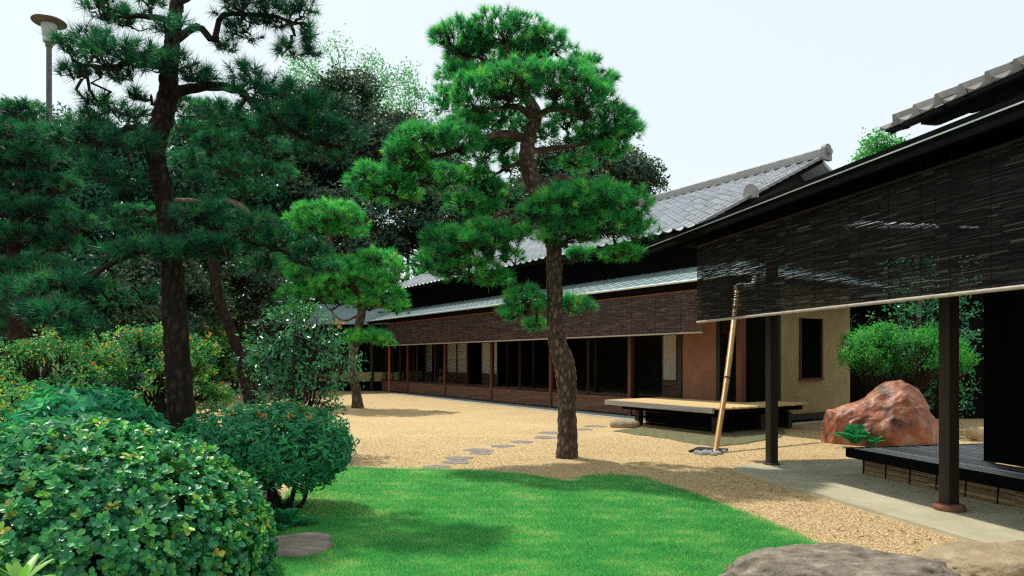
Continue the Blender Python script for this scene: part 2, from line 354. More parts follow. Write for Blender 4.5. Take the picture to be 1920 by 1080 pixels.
MT['grass'] = leafmat('grass_blades', [(0, (.022, .15, .045)), (.45, (.052, .25, .070)), (.7, (.15, .32, .11)), (.86, (.38, .42, .18)), (1, (.42, .27, .13))], .6, .5, .2, (1.05, 1.25, 1.0), 2.1)

def gravel_mat():
    m, t, b, o = new_mat('gravel')
    tc = t.nodes.new('ShaderNodeTexCoord'); c = tc.outputs['Object']
    v = tex(t, 'voronoi', 55, c); n = tex(t, 'noise', 0.7, c, 6)
    sp = t.nodes.new('ShaderNodeSeparateColor'); t.links.new(v.outputs['Color'], sp.inputs[0])
    c1 = ramp(t, sp.outputs[0], [(0, (.36, .245, .115)), (.4, (.55, .385, .18)), (.8, (.65, .485, .255)), (1, (.72, .61, .42))])
    c2 = ramp(t, n.outputs['Fac'], [(.3, (.86, .84, .80)), (.7, (1, 1, 1))])
    mu = t.nodes.new('ShaderNodeMix'); mu.data_type = 'RGBA'; mu.blend_type = 'MULTIPLY'; mu.inputs[0].default_value = 1
    t.links.new(c1, mu.inputs[6]); t.links.new(c2, mu.inputs[7]); t.links.new(mu.outputs[2], b.inputs['Base Color'])
    b.inputs['Roughness'].default_value = .9; b.inputs['Specular IOR Level'].default_value = .2
    bp = t.nodes.new('ShaderNodeBump'); bp.inputs['Strength'].default_value = .8; bp.inputs['Distance'].default_value = .012; bp.invert = True
    t.links.new(v.outputs['Distance'], bp.inputs['Height']); t.links.new(bp.outputs[0], b.inputs['Normal'])
    return m
MT['gravel'] = gravel_mat()
MT['pebble'] = mat('gravel_pebble', [(.15, (.38, .25, .11)), (.5, (.57, .41, .20)), (.85, (.70, .56, .35))], .85, 2, attr=1.0)
def glass_mat():
    m, t, b, o = new_mat('window_glass')
    tr = t.nodes.new('ShaderNodeBsdfTransparent'); tr.inputs[0].default_value = (.9, .92, .92, 1)
    gl = t.nodes.new('ShaderNodeBsdfGlossy'); gl.inputs['Roughness'].default_value = .03
    mx = t.nodes.new('ShaderNodeMixShader'); mx.inputs[0].default_value = .08; t.links.new(tr.outputs[0], mx.inputs[1]); t.links.new(gl.outputs[0], mx.inputs[2])
    t.links.new(mx.outputs[0], o.inputs[0]); return m
MT['glass'] = glass_mat()

# ================================================================== ground
LAWN = [G(480, 1300), G(500, 1070), G(516, 1000), G(530, 940), G(560, 905), G(600, 882), G(632, 877), G(720, 880), G(800, 881), G(900, 884), G(990, 891), G(1040, 902), G(1072, 905),
        G(1100, 894), G(1150, 891), G(1205, 897), G(1290, 925), G(1350, 948), G(1420, 975), G(1480, 1000), G(1522, 1020), G(1560, 1050), G(1700, 1300)]
APRON = [N.P(.05, -.50, 0), N.P(-.12, -.70, 0), N.P(-.45, -.78, 0), N.P(-9, -.80, 0), N.P(-9, 3.2, 0), N.P(.12, 3.2, 0), N.P(.14, .2, 0), N.P(.12, -.3, 0)]
def dense(poly, step=0.25, amp=0.03):
    out = []
    for i in range(len(poly)):
        a, b = np.array(poly[i]), np.array(poly[(i + 1) % len(poly)]); n = max(1, int(np.linalg.norm(b - a) / step))
        for k in range(n):
            p = a + (b - a) * k / n; out.append(p + np.r_[rng.normal(0, amp, 2), 0])
    return out
mb = MB(); mb.add([[-500, -300, -.06], [500, -300, -.06], [500, 900, -.06], [-500, 900, -.06]], [[0, 1, 2, 3]])
props(mb.build('ground', MT['soil']), 'bare brown earth reaching to the horizon', kind='structure')
mb = MB(); prism(mb, [(-26, 3), (16, 3), (16, 38), (-26, 40)], -.05, 0)
props(mb.build('gravel_court', MT['gravel']), 'golden gravel courtyard between lawn and house', kind='structure')
mb = MB(); prism(mb, dense(LAWN, .2, .025), -.02, .012)
props(mb.build('lawn', MT['thatch']), 'earth under the mown green lawn', kind='structure')
mb = MB(); prism(mb, dense(APRON, .3, .004), -.03, .035, .004)
props(mb.build('apron', MT['apron']), 'pale earthen apron under the near veranda eaves', kind='structure')
mb = MB(); fbox(mb, M, -1.25, 15.4, -.75, -.06, -.03, .02)
props(mb.build('kerb_strip', MT['strip'], bevel=.006), 'grey stone strip along the foot of the house', kind='structure')
# planting mound on the left
xs, ys = np.meshgrid(np.linspace(-11, -1.0, 60), np.linspace(2.2, 17, 80), indexing='ij')
edge = np.where(ys < 6.2, -1.72 - .05 * ys, np.where(ys < 8.3, -2.1 - (ys - 6.2) * .25, -2.7 - (ys - 8.3) * .36)) + .12 * np.sin(ys * 2.1)
hh = np.clip((edge - xs) / 1.3, -0.15, 1); far = np.clip((15 - ys) / 3, -.2, 1)
zz = .28 * np.minimum(hh, far) + .03 * wob(np.stack([xs, ys, xs * 0], -1), 2.0) * np.clip(hh, 0, 1) - .012
i, j = np.meshgrid(np.arange(59), np.arange(79), indexing='ij')
mb = MB(); mb.add(np.stack([xs, ys, zz], -1).reshape(-1, 3), np.stack([i * 80 + j, (i + 1) * 80 + j, (i + 1) * 80 + j + 1, i * 80 + j + 1], -1).reshape(-1, 4))
props(mb.build('planting_bed', MT['soil'], smooth=True), 'raised dark soil bed under the left shrubs', kind='structure')
def bedz(x, y):
    e = (-1.72 - .05 * y if y < 6.2 else -2.1 - (y - 6.2) * .25 if y < 8.3 else -2.7 - (y - 8.3) * .36)
    return max(0.0, .28 * min((e - x) / 1.3, (15 - y) / 3, 1))
mb = MB(); prism(mb, dense([G(1146, 809), G(1240, 822), G(1335, 839), G(1400, 833), G(1462, 822), G(1475, 806), G(1250, 796)], .2, .03), -.02, .022, .03)
props(mb.build('moss_patch', MT['mossy'], smooth=False), 'greenish mossy ground under the bamboo deck', kind='structure')

# ================================================================== long house
house = thing('main_house', M.P(5, 0, 0), 'long single storey house with grey tiled roof and open veranda', 'house')
U1 = 18.5
for k, u in enumerate([0, 3.71, 7.42, 11.13, 14.84, 18.4]):
    one(lambda b: fbox(b, M, u - .065, u + .065, -.065, .065, 0, 3.35), 'post', MT['redwood'], house, bevel=.006)
one(lambda b: fbox(b, M, -3.78, -3.62, -.08, .08, .05, 3.4), 'post', MT['redwood'], house, bevel=.006)
one(lambda b: fbox(b, M, -1.92, -1.78, -.06, .06, .45, 3.3), 'post', MT['postwood'], house, bevel=.006)
for k in range(5):
    a, b_ = k * 3.71 + .07, (k + 1) * 3.71 - .07
    if k == 4: b_ = 18.3
    one(lambda b: fbox(b, M, a, b_, -.02, .02, .06, .46), 'wall_panel', MT['panelwood'], house)
    one(lambda b: fbox(b, M, a, b_, -.045, .045, .462, .52), 'sill', MT['panelwood'], house, bevel=.005)
    one(lambda b: fbox(b, M, a, b_, -.035, .035, 0, .057), 'ground_rail', MT['darkwood'], house)
    nd_ = 4 if k >= 3 else 2; w = (b_ - a) / nd_
    for q in range(nd_):
        v0 = -.012 if q % 2 else .022
        d = one(lambda b: (fbox(b, M, a + q * w, a + q * w + .035, v0 - .012, v0 + .012, .525, 2.42), fbox(b, M, a + (q + 1) * w - .035, a + (q + 1) * w, v0 - .012, v0 + .012, .525, 2.42),
                           fbox(b, M, a + q * w + .036, a + (q + 1) * w - .036, v0 - .011, v0 + .011, .525, .60), fbox(b, M, a + q * w + .036, a + (q + 1) * w - .036, v0 - .011, v0 + .011, 2.36, 2.42)),
                'sliding_door', MT['doorwood'], house)
        if k >= 3: one(lambda b: fbox(b, M, a + q * w + .03, a + (q + 1) * w - .03, v0 - .003, v0 + .003, .59, 2.37), 'glass_pane', MT['glass'], d)
one(lambda b: fbox(b, M, -1.78, -.07, -.02, .02, .06, .46), 'wall_panel', MT['panelwood'], house)
one(lambda b: fbox(b, M, -1.78, 18.3, -.05, .05, 2.43, 2.56), 'lintel', MT['redwood'], house)
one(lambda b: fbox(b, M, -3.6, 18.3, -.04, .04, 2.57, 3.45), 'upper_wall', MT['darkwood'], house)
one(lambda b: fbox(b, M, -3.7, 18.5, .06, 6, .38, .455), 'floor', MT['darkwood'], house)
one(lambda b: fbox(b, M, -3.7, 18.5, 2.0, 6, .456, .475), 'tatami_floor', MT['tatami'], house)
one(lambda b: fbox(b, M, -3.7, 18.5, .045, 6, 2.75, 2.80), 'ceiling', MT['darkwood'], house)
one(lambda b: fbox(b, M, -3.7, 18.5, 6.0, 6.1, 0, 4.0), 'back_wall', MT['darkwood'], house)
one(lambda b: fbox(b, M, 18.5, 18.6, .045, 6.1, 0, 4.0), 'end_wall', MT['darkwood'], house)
one(lambda b: fbox(b, M, -3.2, 18.5, 1.9, 2.0, 2.30, 2.74), 'inner_lintel', MT['darkwood'], house)
for a in np.arange(-1.8, 18.4, 1.855):
    one(lambda b: fbox(b, M, a - .05, a + .05, 1.88, 1.98, .46, 2.74), 'inner_post', MT['darkwood'], house)
def shoji(u0, u1, z0=.98):
    s = one(lambda b: (fbox(b, M, u0, u1, 1.84, 1.862, .46, z0), fbox(b, M, u0, u0 + .04, 1.825, 1.862, z0 + .001, 2.3), fbox(b, M, u1 - .04, u1, 1.825, 1.862, z0 + .001, 2.3)), 'shoji_screen', MT['panelwood'], house)
    one(lambda b: fbox(b, M, u0 + .04, u1 - .04, 1.84, 1.85, z0 + .002, 2.3), 'paper', MT['paper'], s)
    one(lambda b: [fbox(b, M, u0 + .04, u1 - .04, 1.834, 1.8395, z, z + .004) for z in np.arange(z0 + .3, 2.28, .32)] , 'lattice', MT['greywood'], s)
for a, b_ in [(17.35, 18.3), (16.05, 17.3), (13.55, 14.5), (12.55, 13.5), (10.0, 11.3), (.02, .62)]: shoji(a, b_)
one(lambda b: fbox(b, M, -3.0, -1.93, -.03, .03, .2, 2.568), 'plaster_wall', MT['terra'], house, label='reddish brown plastered bay beside the corner post')
one(lambda b: fbox(b, M, -3.12, -3.01, -.05, .05, .2, 3.3), 'door_jamb', MT['darkwood'], house)
# right-hand end wall (runs back from the corner post)
one(lambda b: fbox(b, M, -3.75, -3.70, .10, 1.26, .25, 3.4), 'end_door', MT['blackwood'], house)
one(lambda b: fbox(b, M, -3.79, -3.69, 1.262, 1.36, .2, 3.4), 'door_jamb', MT['darkwood'], house)
def endwall(b):
    fbox(b, M, -3.76, -3.70, 1.37, 2.14, .24, 3.5); fbox(b, M, -3.76, -3.70, 3.07, 4.35, .24, 3.5)
    fbox(b, M, -3.76, -3.70, 2.1405, 3.0695, .24, 1.12); fbox(b, M, -3.76, -3.70, 2.1405, 3.0695, 2.62, 3.5)
one(endwall, 'plaster_wall', MT['beige'], house, label='ochre plastered end wall')
win = one(lambda b: (fbox(b, M, -3.80, -3.72, 2.13, 2.17, 1.12, 2.62), fbox(b, M, -3.80, -3.72, 3.04, 3.08, 1.12, 2.62), fbox(b, M, -3.83, -3.72, 2.10, 3.11, 1.07, 1.118)), 'window', MT['redwood'], house)
one(lambda b: fbox(b, M, -3.73, -3.715, 2.17, 3.04, 1.12, 2.62), 'shutter', MT['blackwood'], win)
one(lambda b: [fbox(b, M, -3.775, -3.745, v, v + .022, 1.12, 2.62) for v in np.arange(2.2, 3.03, .06)], 'lattice', MT['blackwood'], win)
one(lambda b: fbox(b, M, -3.88, -3.69, 1.30, 4.4, .10, .235), 'foundation_beam', MT['postwood'], house, bevel=.006)
one(lambda b: fbox(b, M, -3.86, -3.69, 0.2, 4.4, -.02, .04), 'foundation_stone', MT['strip'], house)
# lower copper eave roof
EV, EZ, TV, TZ = -1.0, 3.44, .70, 4.02
def slope(b, pts, th, r=.5):
    p = np.array(pts); n = len(p); lo = p - [0, 0, th]; k = np.arange(n); j = (k + 1) % n
    b.add(np.r_[p, lo], np.c_[k, k + n, j + n, j], r); b.add(p, [list(k)], r); b.add(lo, [list(k)[::-1]], r)
UE = -4.75
eave = one(lambda b: slope(b, [M.P(UE, EV, EZ), M.P(17.6, EV, EZ), M.P(17.6, TV, TZ), M.P(UE + 1.7, TV, TZ)], .04), 'eave_roof', MT['copper'], house)
def seams(b):
    for u in np.arange(UE + .3, 17.6, .36):
        v0 = EV; v1 = min(TV, EV + (u - UE)) if u < UE + 1.7 else TV
        z1 = EZ + (TZ - EZ) * (v1 - EV) / (TV - EV)
        bar(b, M.P(u, v0, EZ + .008), M.P(u, v1, z1 + .008), .02, .016, random.random())
    for k in range(1, 7):
        t = k / 7; bar(b, M.P(UE + 1.7 * t, EV + 1.7 * t, EZ + (TZ - EZ) * t + .006), M.P(17.6, EV + 1.7 * t, EZ + (TZ - EZ) * t + .006), .012, .008, random.random())
one(seams, 'seams', MT['copper'], eave, kind='stuff')
eave2 = one(lambda b: slope(b, [M.P(UE, 5.0, EZ), M.P(UE, EV, EZ), M.P(UE + 1.7, TV, TZ), M.P(UE + 1.7, 5.0, TZ)], .04), 'eave_roof', MT['copper'], house)
one(lambda b: [bar(b, M.P(UE, v, EZ + .008), M.P(UE + 1.7, v, TZ + .008), .02, .016, random.random()) for v in np.arange(TV, 5.4, .36)], 'seams', MT['copper'], eave2, kind='stuff')
one(lambda b: fbox(b, M, UE + .02, 17.6, EV + .02, EV + .07, EZ - .16, EZ - .042), 'fascia', MT['blackwood'], house)
one(lambda b: fbox(b, M, UE + .02, UE + .07, EV + .08, 5.5, EZ - .16, EZ - .042), 'fascia', MT['blackwood'], house)
one(lambda b: tube(b, [M.P(UE, EV - .03, EZ - .03), M.P(17.6, EV - .03, EZ - .03)], .028, 8), 'gutter', MT['gutter'], house)
one(lambda b: tube(b, [M.P(UE - .03, EV - .03, EZ - .03), M.P(UE - .03, 5.5, EZ - .03)], .028, 8), 'gutter', MT['gutter'], house)
for k, u in enumerate(np.arange(-4.4, 17.6, .62)):
    one(lambda b: bar(b, M.P(u, EV + .08, EZ - .09), M.P(u, TV, TZ - .09), .05, .07), 'rafter', MT['blackwood'], house)
one(lambda b: fbox(b, M, UE + 1.7, U1, TV + .002, TV + .1, 2.6, 5.0), 'upper_wall', MT['blackwood'], house)
one(lambda b: fbox(b, M, UE + 1.7, UE + 1.8, TV + .11, 6, 2.6, 5.0), 'upper_wall', MT['blackwood'], house)
# main tiled roof
RV0, RZ0, RV1, RZ1, RU0, RU1 = -.2, 4.86, 5.0, 7.36, -2.6, 17.5
RS = (RZ1 - RZ0) / (RV1 - RV0)
roof = one(lambda b: slope(b, [M.P(RU0 + .04, RV0 + .03, RZ0 - .05), M.P(RU1, RV0 + .03, RZ0 - .05), M.P(RU1, RV1, RZ1 - .05), M.P(RU0 + .04, RV1, RZ1 - .05)], .10), 'roof', MT['blackwood'], house)
one(lambda b: slope(b, [M.P(RU0 + .04, RV1 + .002, RZ1 - .05), M.P(RU1, RV1 + .002, RZ1 - .05), M.P(RU1, 2 * RV1 - RV0, RZ0 - .05), M.P(RU0 + .04, 2 * RV1 - RV0, RZ0 - .05)], .10), 'rear_roof', MT['tile'], house)
one(lambda b: b.add([M.P(-1.7, .3, 4.5), M.P(-1.7, 9.7, 4.5), M.P(-1.7, 5, 7.2), M.P(-1.6, .3, 4.5), M.P(-1.6, 9.7, 4.5), M.P(-1.6, 5, 7.2)], [[0, 2, 1], [3, 4, 5]]), 'gable_wall', MT['darkwood'], house)
def tile_geo(b, w=.30, l=.34, th=.022, r=.5, up=0.0, flat=None, amp=1.0):     # one pantile: trough and roll, front lip at y = 0
    n = 10; t = np.linspace(0, 1, n + 1); x = t * w
    z = np.where(t < .7, -.034 * amp * np.sin(t / .7 * math.pi), .062 * amp * np.sin((t - .7) / .3 * math.pi))
    top = np.c_[x, x * 0, z + .020 + up]; topb = np.c_[x, x * 0 + l, z + up]; bot = np.c_[x, x * 0, z + .020 - th + up]
    if flat is not None: bot = np.c_[x, x * 0 + .002, x * 0 + flat]
    v = np.r_[top, topb, bot]; i = np.arange(n)
    b.add(v, np.r_[np.c_[i, i + 1, i + n + 2, i + n + 1], np.c_[i + 2 * n + 2, i + 2 * n + 3, i + 1, i]], r)
def tile_meshes(name, material, k=5, **kw):
    out = []
    for q in range(k):
        b = MB(); tile_geo(b, r=(q + .5) / k, **kw); out.append(b.mesh(name, material, smooth=False))
    return out
def tiles(fr, root, u0, v0, z0, s, ncol, nrow, w, l, meshes, limit, material, score, first=None):
    ang = math.atan(s); yv = fr.v * math.cos(ang) + fr.z * math.sin(ang); xv = fr.u; zv = np.cross(xv, yv)
    if zv[2] < 0: xv = -fr.u; zv = np.cross(xv, yv)
    rot = np.c_[xv, yv, zv]; off = origin(root); ent = []
    flip = xv @ fr.u < 0
    for c in range(ncol):
        for rr in range(nrow):
            d = rr * l
            p = fr.P(u0 + c * w + (w if flip else 0), v0 + d * math.cos(ang), z0 + d * math.sin(ang)) + rng.normal(0, .003, 3)
            ent.append((score(p), p, rr))
    ent.sort(key=lambda e: e[0]); rest = MB()
    for k, (_, p, rr) in enumerate(ent):
        jr = Matrix.Rotation(random.gauss(0, .008), 3, 'X') @ Matrix.Rotation(random.gauss(0, .008), 3, 'Y')
        rm = np.array(Matrix(rot.tolist()) @ jr)
        if k < limit:
            o = bpy.data.objects.new('tile', random.choice(first if first and rr == 0 else meshes)); col.objects.link(o); o.parent = root
            o.matrix_local = Matrix.Translation(Vector(p - off)) @ Matrix(rm.tolist()).to_4x4()
        else:
            t = MB(); tile_geo(t, w, l * 1.15, r=random.random()); rest.add(t.v[0] @ rm.T + p, t.f[0], t.r[0])
    if rest.v: rest.build('roof_tiles', material, root, kind='stuff')
vis = lambda p: np.linalg.norm(p - np.array([0, 0, H])) + (60 if not (1205 < 960 + F * p[0] / p[1] < 1560 and 673 - F * (p[2] - H) / p[1] < 452) else 0)
ncol = int((RU1 - RU0) / .37); rl = math.hypot(RV1 - RV0, RZ1 - RZ0) / 18
tiles(M, roof, RU0, RV0, RZ0, RS, ncol, 18, .37, rl, tile_meshes('tile', MT['tile'], w=.357, l=rl * 1.12, th=.016), 296, MT['tile'], vis)
# ridge: stacked courses, a round cap course and the end ornament
rp = one(lambda b: [fbox(b, M, RU0 - .02, RU1, RV1 - .17 + .028 * k, RV1 + .17 - .028 * k, RZ1 - .02 + .052 * k, RZ1 + .030 + .052 * k, .3 + .15 * k) for k in range(4)], 'ridge', MT['ridge'], house, bevel=.006)
for k in range(34):
    a = RU0 + k * .30
    one(lambda b: tube(b, [M.P(a, RV1, RZ1 + .20), M.P(a + .285, RV1, RZ1 + .205)], .075, 10, random.random()), 'ridge_cap', MT['ridge'], rp, smooth=False)
def onigawara(b, u, v, z, s=1.0):
    fbox(b, M, u - .10, u + .02, v - .24 * s, v + .24 * s, z - .1, z + .26 * s, .5)
    p = [M.P(u - .04, v + .2 * s * math.cos(t), z + .26 * s + .2 * s * math.sin(t)) for t in np.linspace(0, math.pi, 9)]
    b.add([q + M.u * d for d in (-.07, .07) for q in p], [list(range(9)), list(range(9, 18))[::-1]] , .5)
    for i in range(8): b.add([p[i] + M.u * -.07, p[i + 1] + M.u * -.07, p[i + 1] + M.u * .07, p[i] + M.u * .07], [[0, 3, 2, 1]], .5)
    tube(b, [M.P(u - .2, v, z + .12), M.P(u + .05, v, z + .12)], .10 * s, 10, .6)
one(lambda b: onigawara(b, RU0 - .03, RV1, RZ1, .78), 'ridge_end', MT['ridge'], rp)
ang = math.atan(RS)
def verge(b):
    n = 18
    for k in range(n):
        t0, t1 = k / n, (k + 1.06) / n
        a = M.P(RU0 - .03, RV0 + (RV1 - RV0) * t0, RZ0 + (RZ1 - RZ0) * t0 + .05); c = M.P(RU0 - .03, RV0 + (RV1 - RV0) * t1, RZ0 + (RZ1 - RZ0) * t1 + .03)
        bar(b, a, c, .06, .07, random.random())
one(verge, 'verge', MT['ridge'], roof)
def dr_end(b):
    c = M.P(RU0 - .02, 1.75, RZ0 + RS * 1.95 + .12)
    p = [c + M.u * .2 * math.cos(t) + M.z * (.22 * math.sin(t)) for t in np.linspace(0, math.pi, 9)] + [c - M.u * .2 - M.z * .16, c + M.u * .2 - M.z * .16]
    b.add([q + M.v * d for d in (-.06, .06) for q in p], [list(range(11)), list(range(11, 22))[::-1]], .5); i = np.arange(11); j = (i + 1) % 11
    b.add([q + M.v * d for d in (-.06, .06) for q in p], np.c_[i, i + 11, j + 11, j], .5)
one(dr_end, 'ridge_end', MT['ridge'], roof)

# ================================================================== low wing at the far left
lw = thing('garden_pavilion', (-8, 34, 0), 'low pavilion with pale green copper roof behind the small pine', 'pavilion')
L0, L1, LY = R(520, 673, 34)[0], R(770, 673, 34)[0], 34.0
ez = R(640, 606, 33)[2]
def lroof(b):
    slope(b, [(L0 - .6, LY - 1.1, ez), (L1 + 1.5, LY - 1.1, ez), (L1 + 1.5, LY + 1.6, ez + .95), (L0 + 1.4, LY + 1.6, ez + 1.15)], .06)
one(lroof, 'roof', MT['copper'], lw)
one(lambda b: slope(b, [(L0 - 2.2, LY - .4, ez + .05), (L0 - .5, LY - 1.0, ez + .02), (L0 + 1.0, LY + 1.4, ez + .75), (L0 + .2, LY + 1.6, ez + .7)], .06), 'side_roof', MT['copper'], lw)
FX = Frame((0, LY, 0), 960)  # u is +Y, v is +X
one(lambda b: fbox(b, FX, 0, .1, L0, L1 + 1.5, .95, ez - .05), 'wall', MT['blackwood'], lw)
for a, c in [(R(575, 0, 34)[0], R(636, 0, 34)[0]), (R(640, 0, 34)[0], R(694, 0, 34)[0]), (R(701, 0, 34)[0], R(748, 0, 34)[0])]:
    one(lambda b: fbox(b, FX, .02, .1, a, c, .48, .949), 'wainscot', MT['beige'], lw)
one(lambda b: fbox(b, FX, -.02, .1, L0, L1 + 1.5, .05, .479), 'base_wall', MT['blackwood'], lw)
for q in [520, 572, 638, 697, 750]:
    x = R(q, 0, 34)[0]; one(lambda b: fbox(b, FX, -.06, .06, x - .07, x + .07, 0, ez - .05), 'post', MT['postwood'], lw, bevel=.006)
one(lambda b: fbox(b, FX, .101, 3, L0, L1 + 1.5, 0, ez), 'core', MT['blackwood'], lw)

# ================================================================== near veranda wing
wing = thing('veranda_wing', N.P(-4, .5, 0), 'dark near wing with deep eaves, posts and a tiled upper roof', 'house')
for u in [0, -3.12, -6.24]:
    p = one(lambda b: fbox(b, N, u - .066, u + .066, -.066, .066, .10 if u else .05, 3.3), 'post', MT['postwood'], wing, bevel=.01)
    if u: one(lambda b: lathe(b, N.P(u, 0, .03), [(.138, 0), (.150, .02), (.152, .045), (.142, .065), (.115, .072)], 28), 'base_stone', MT['basestone'], p)
    else: one(lambda b: lathe(b, N.P(u, 0, .03), [(.115, 0), (.122, .015), (.112, .03), (.10, .035)], 28), 'base_stone', MT['postwood'], p)
one(lambda b: fbox(b, N, 2.0, -9, -.07, .07, 3.31, 3.5), 'eave_beam', MT['blackwood'], wing)
NE, NZ, NT, NTZ = -1.05, 3.59, 1.4, 4.22
one(lambda b: slope(b, [N.P(2.15, NE, NZ), N.P(2.15, NT, NTZ), N.P(-9, NT, NTZ), N.P(-9, NE, NZ)], .05), 'eave_roof', MT['copper'], wing)
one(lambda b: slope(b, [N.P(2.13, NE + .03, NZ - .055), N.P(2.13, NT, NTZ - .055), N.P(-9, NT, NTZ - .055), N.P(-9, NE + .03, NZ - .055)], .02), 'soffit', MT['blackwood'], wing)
one(lambda b: fbox(b, N, 2.16, -9, NE - .03, NE + .028, NZ - .16, NZ + .01), 'fascia', MT['blackwood'], wing)
one(lambda b: fbox(b, N, 2.17, -9, NE - .045, NE - .031, NZ - .058, NZ - .046), 'gutter_lip', MT['gutter'], wing)
one(lambda b: (bar(b, N.P(2.17, NE, NZ - .06), N.P(2.17, NT, NTZ - .06), .04, .16)), 'verge_board', MT['blackwood'], wing)
for u in np.arange(2.0, -8.5, -.5):
    one(lambda b: bar(b, N.P(u, NE + .05, NZ - .11), N.P(u, NT, NTZ - .11), .05, .06), 'rafter', MT['blackwood'], wing)
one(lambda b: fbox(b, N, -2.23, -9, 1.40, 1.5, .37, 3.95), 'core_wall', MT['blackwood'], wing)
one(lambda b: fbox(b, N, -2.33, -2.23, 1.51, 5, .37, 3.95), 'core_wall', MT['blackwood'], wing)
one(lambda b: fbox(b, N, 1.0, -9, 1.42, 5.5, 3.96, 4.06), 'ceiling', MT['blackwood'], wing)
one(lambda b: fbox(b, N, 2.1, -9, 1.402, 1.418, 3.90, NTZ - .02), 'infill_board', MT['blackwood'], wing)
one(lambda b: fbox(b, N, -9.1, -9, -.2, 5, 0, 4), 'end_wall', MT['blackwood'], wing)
# upper tiled roof of the wing
TV0, TZ0, TS, TU = -.40, 4.126, .46, -2.62
uroof = one(lambda b: slope(b, [N.P(TU - .06, TV0 + .08, TZ0 - .03), N.P(TU - .06, 4.5, TZ0 - .03 + TS * (4.5 - TV0 - .08)), N.P(-9, 4.5, TZ0 - .03 + TS * (4.5 - TV0 - .08)), N.P(-9, TV0 + .08, TZ0 - .03)], .05), 'upper_roof', MT['blackwood'], wing)
tiles(N, uroof, TU - 23 * .275, TV0, TZ0, TS, 23, 6, .275, .28, tile_meshes('tile', MT['tile_edge'], w=.275, l=.33), 138, MT['tile_edge'], lambda p: p[1], tile_meshes('tile', MT['tile_edge'], w=.270, l=.33, flat=-.034, amp=1.25))
def steps(b):
    for k in range(5): fbox(b, N, TU - .10 - .05 * k, TU - .06 - .05 * k, TV0 + .012, TV0 + .11, TZ0 - .055 - .007 * k, TZ0 - .0325)
    fbox(b, N, TU - .31, -9, TV0 + .006, TV0 + .10, TZ0 - .078, TZ0 - .0325)
one(steps, 'eave_board', MT['blackwood'], uroof)
def purlin(b, u, v, z, h):
    pr = [(u, z + h), (u, z + h * .45), (u - .05, z + h * .15), (u - .10, z), (-9, z), (-9, z + h)]
    vv = [N.P(a, v - .07, c) for a, c in pr] + [N.P(a, v + .07, c) for a, c in pr]; n = 6
    i = np.arange(n); j = (i + 1) % n
    b.add(vv, np.c_[i, i + n, j + n, j]); b.add(vv[:n], [list(range(n))]); b.add(vv[n:], [list(range(n))[::-1]])
one(lambda b: purlin(b, -3.02, TV0 + .22, TZ0 - .105, .06), 'purlin', MT['blackwood'], uroof)
one(lambda b: purlin(b, -3.50, TV0 + .22, TZ0 - .130, .024), 'purlin', MT['blackwood'], uroof)
one(lambda b: purlin(b, -3.85, TV0 + .24, TZ0 - .25, .118), 'purlin', MT['blackwood'], uroof)
one(lambda b: fbox(b, N, -4.0, -9, TV0 + .16, TV0 + .3, 3.72, TZ0 - .252), 'upper_wall', MT['blackwood'], wing)

# tall boarded backdrop added to block the sky and keep the right corner dark
fc = thing('dark_backdrop', M.P(-3.7, 4.5, 0), 'tall dark boarded backdrop added behind the red rock to block sky', 'dark_backdrop')
a0, a1 = M.P(-3.72, 4.42, 0), M.P(-11.5, 16.5, 0); nb = 44; w = unit(a1 - a0); n0 = np.array([w[1], -w[0], 0])
for k in range(nb):
    p, q = a0 + (a1 - a0) * k / nb, a0 + (a1 - a0) * (k + .985) / nb
    n_ = n0 * (.012 + .008 * (k % 2))
    one(lambda b: b.add([q2 + n_ * s + np.array([0, 0, z]) for q2 in (p, q) for s in (-1, 1) for z in (0, 5.2)], BOXF), 'plank', MT['blackwood'], fc)
one(lambda b: slope(b, [a0 + n0 * .5 + [0, 0, 5.1], a1 + n0 * .5 + [0, 0, 5.1], a1 - n0 * 3 + [0, 0, 6.0], a0 - n0 * 3 + [0, 0, 6.0]], .1), 'roof', MT['tile'], fc)

# ================================================================== decks
deck = thing('bamboo_deck', M.P(-3, -1, 0), 'sunlit moon viewing deck of pale bamboo poles round the house corner', 'deck')
DZ = .60
k = 0
for v in np.arange(-1.93, 1.12, .052):
    u0 = -4.72 + random.uniform(-.03, .03); u1 = -1.27 + random.uniform(-.01, .01) if v < -.1 else -3.86
    if -.1 < v < .12: u1 = -3.86
    kk = 7; pts = np.array([M.P(u0 + (u1 - u0) * t, v, DZ - .024) for t in np.linspace(0, 1, kk)]) + rng.normal(0, .0015, (kk, 3))
    one(lambda b: tube(b, pts, .0245, 6, random.random()), 'bamboo_pole', MT['deckbamboo'], deck)
one(lambda b: fbox(b, M, -4.60, -1.24, -2.03, -1.96, DZ - .125, DZ - .005), 'edge_plank', MT['greywood'], deck, bevel=.008)
one(lambda b: fbox(b, M, -4.58, -4.50, -1.95, 1.05, DZ - .16, DZ - .052), 'end_beam', MT['blackwood'], deck, bevel=.006)
one(lambda b: fbox(b, M, -1.34, -1.26, -1.95, -.08, DZ - .16, DZ - .052), 'end_beam', MT['blackwood'], deck)
for v in (-1.5, -.6, .4):
    one(lambda b: fbox(b, M, -4.66 if v > 0 else -4.48, -3.9 if v > 0 else -1.35, v - .05, v + .05, DZ - .24, DZ - .162), 'joist', MT['blackwood'], deck)
for u, v in [(-1.95, -1.55), (-4.3, -1.55), (-4.3, -.1), (-4.3, .9), (-1.95, -.3)]:
    one(lambda b: fbox(b, M, u - .07, u + .07, v - .07, v + .07, 0, DZ - .242), 'leg', MT['postwood'], deck)
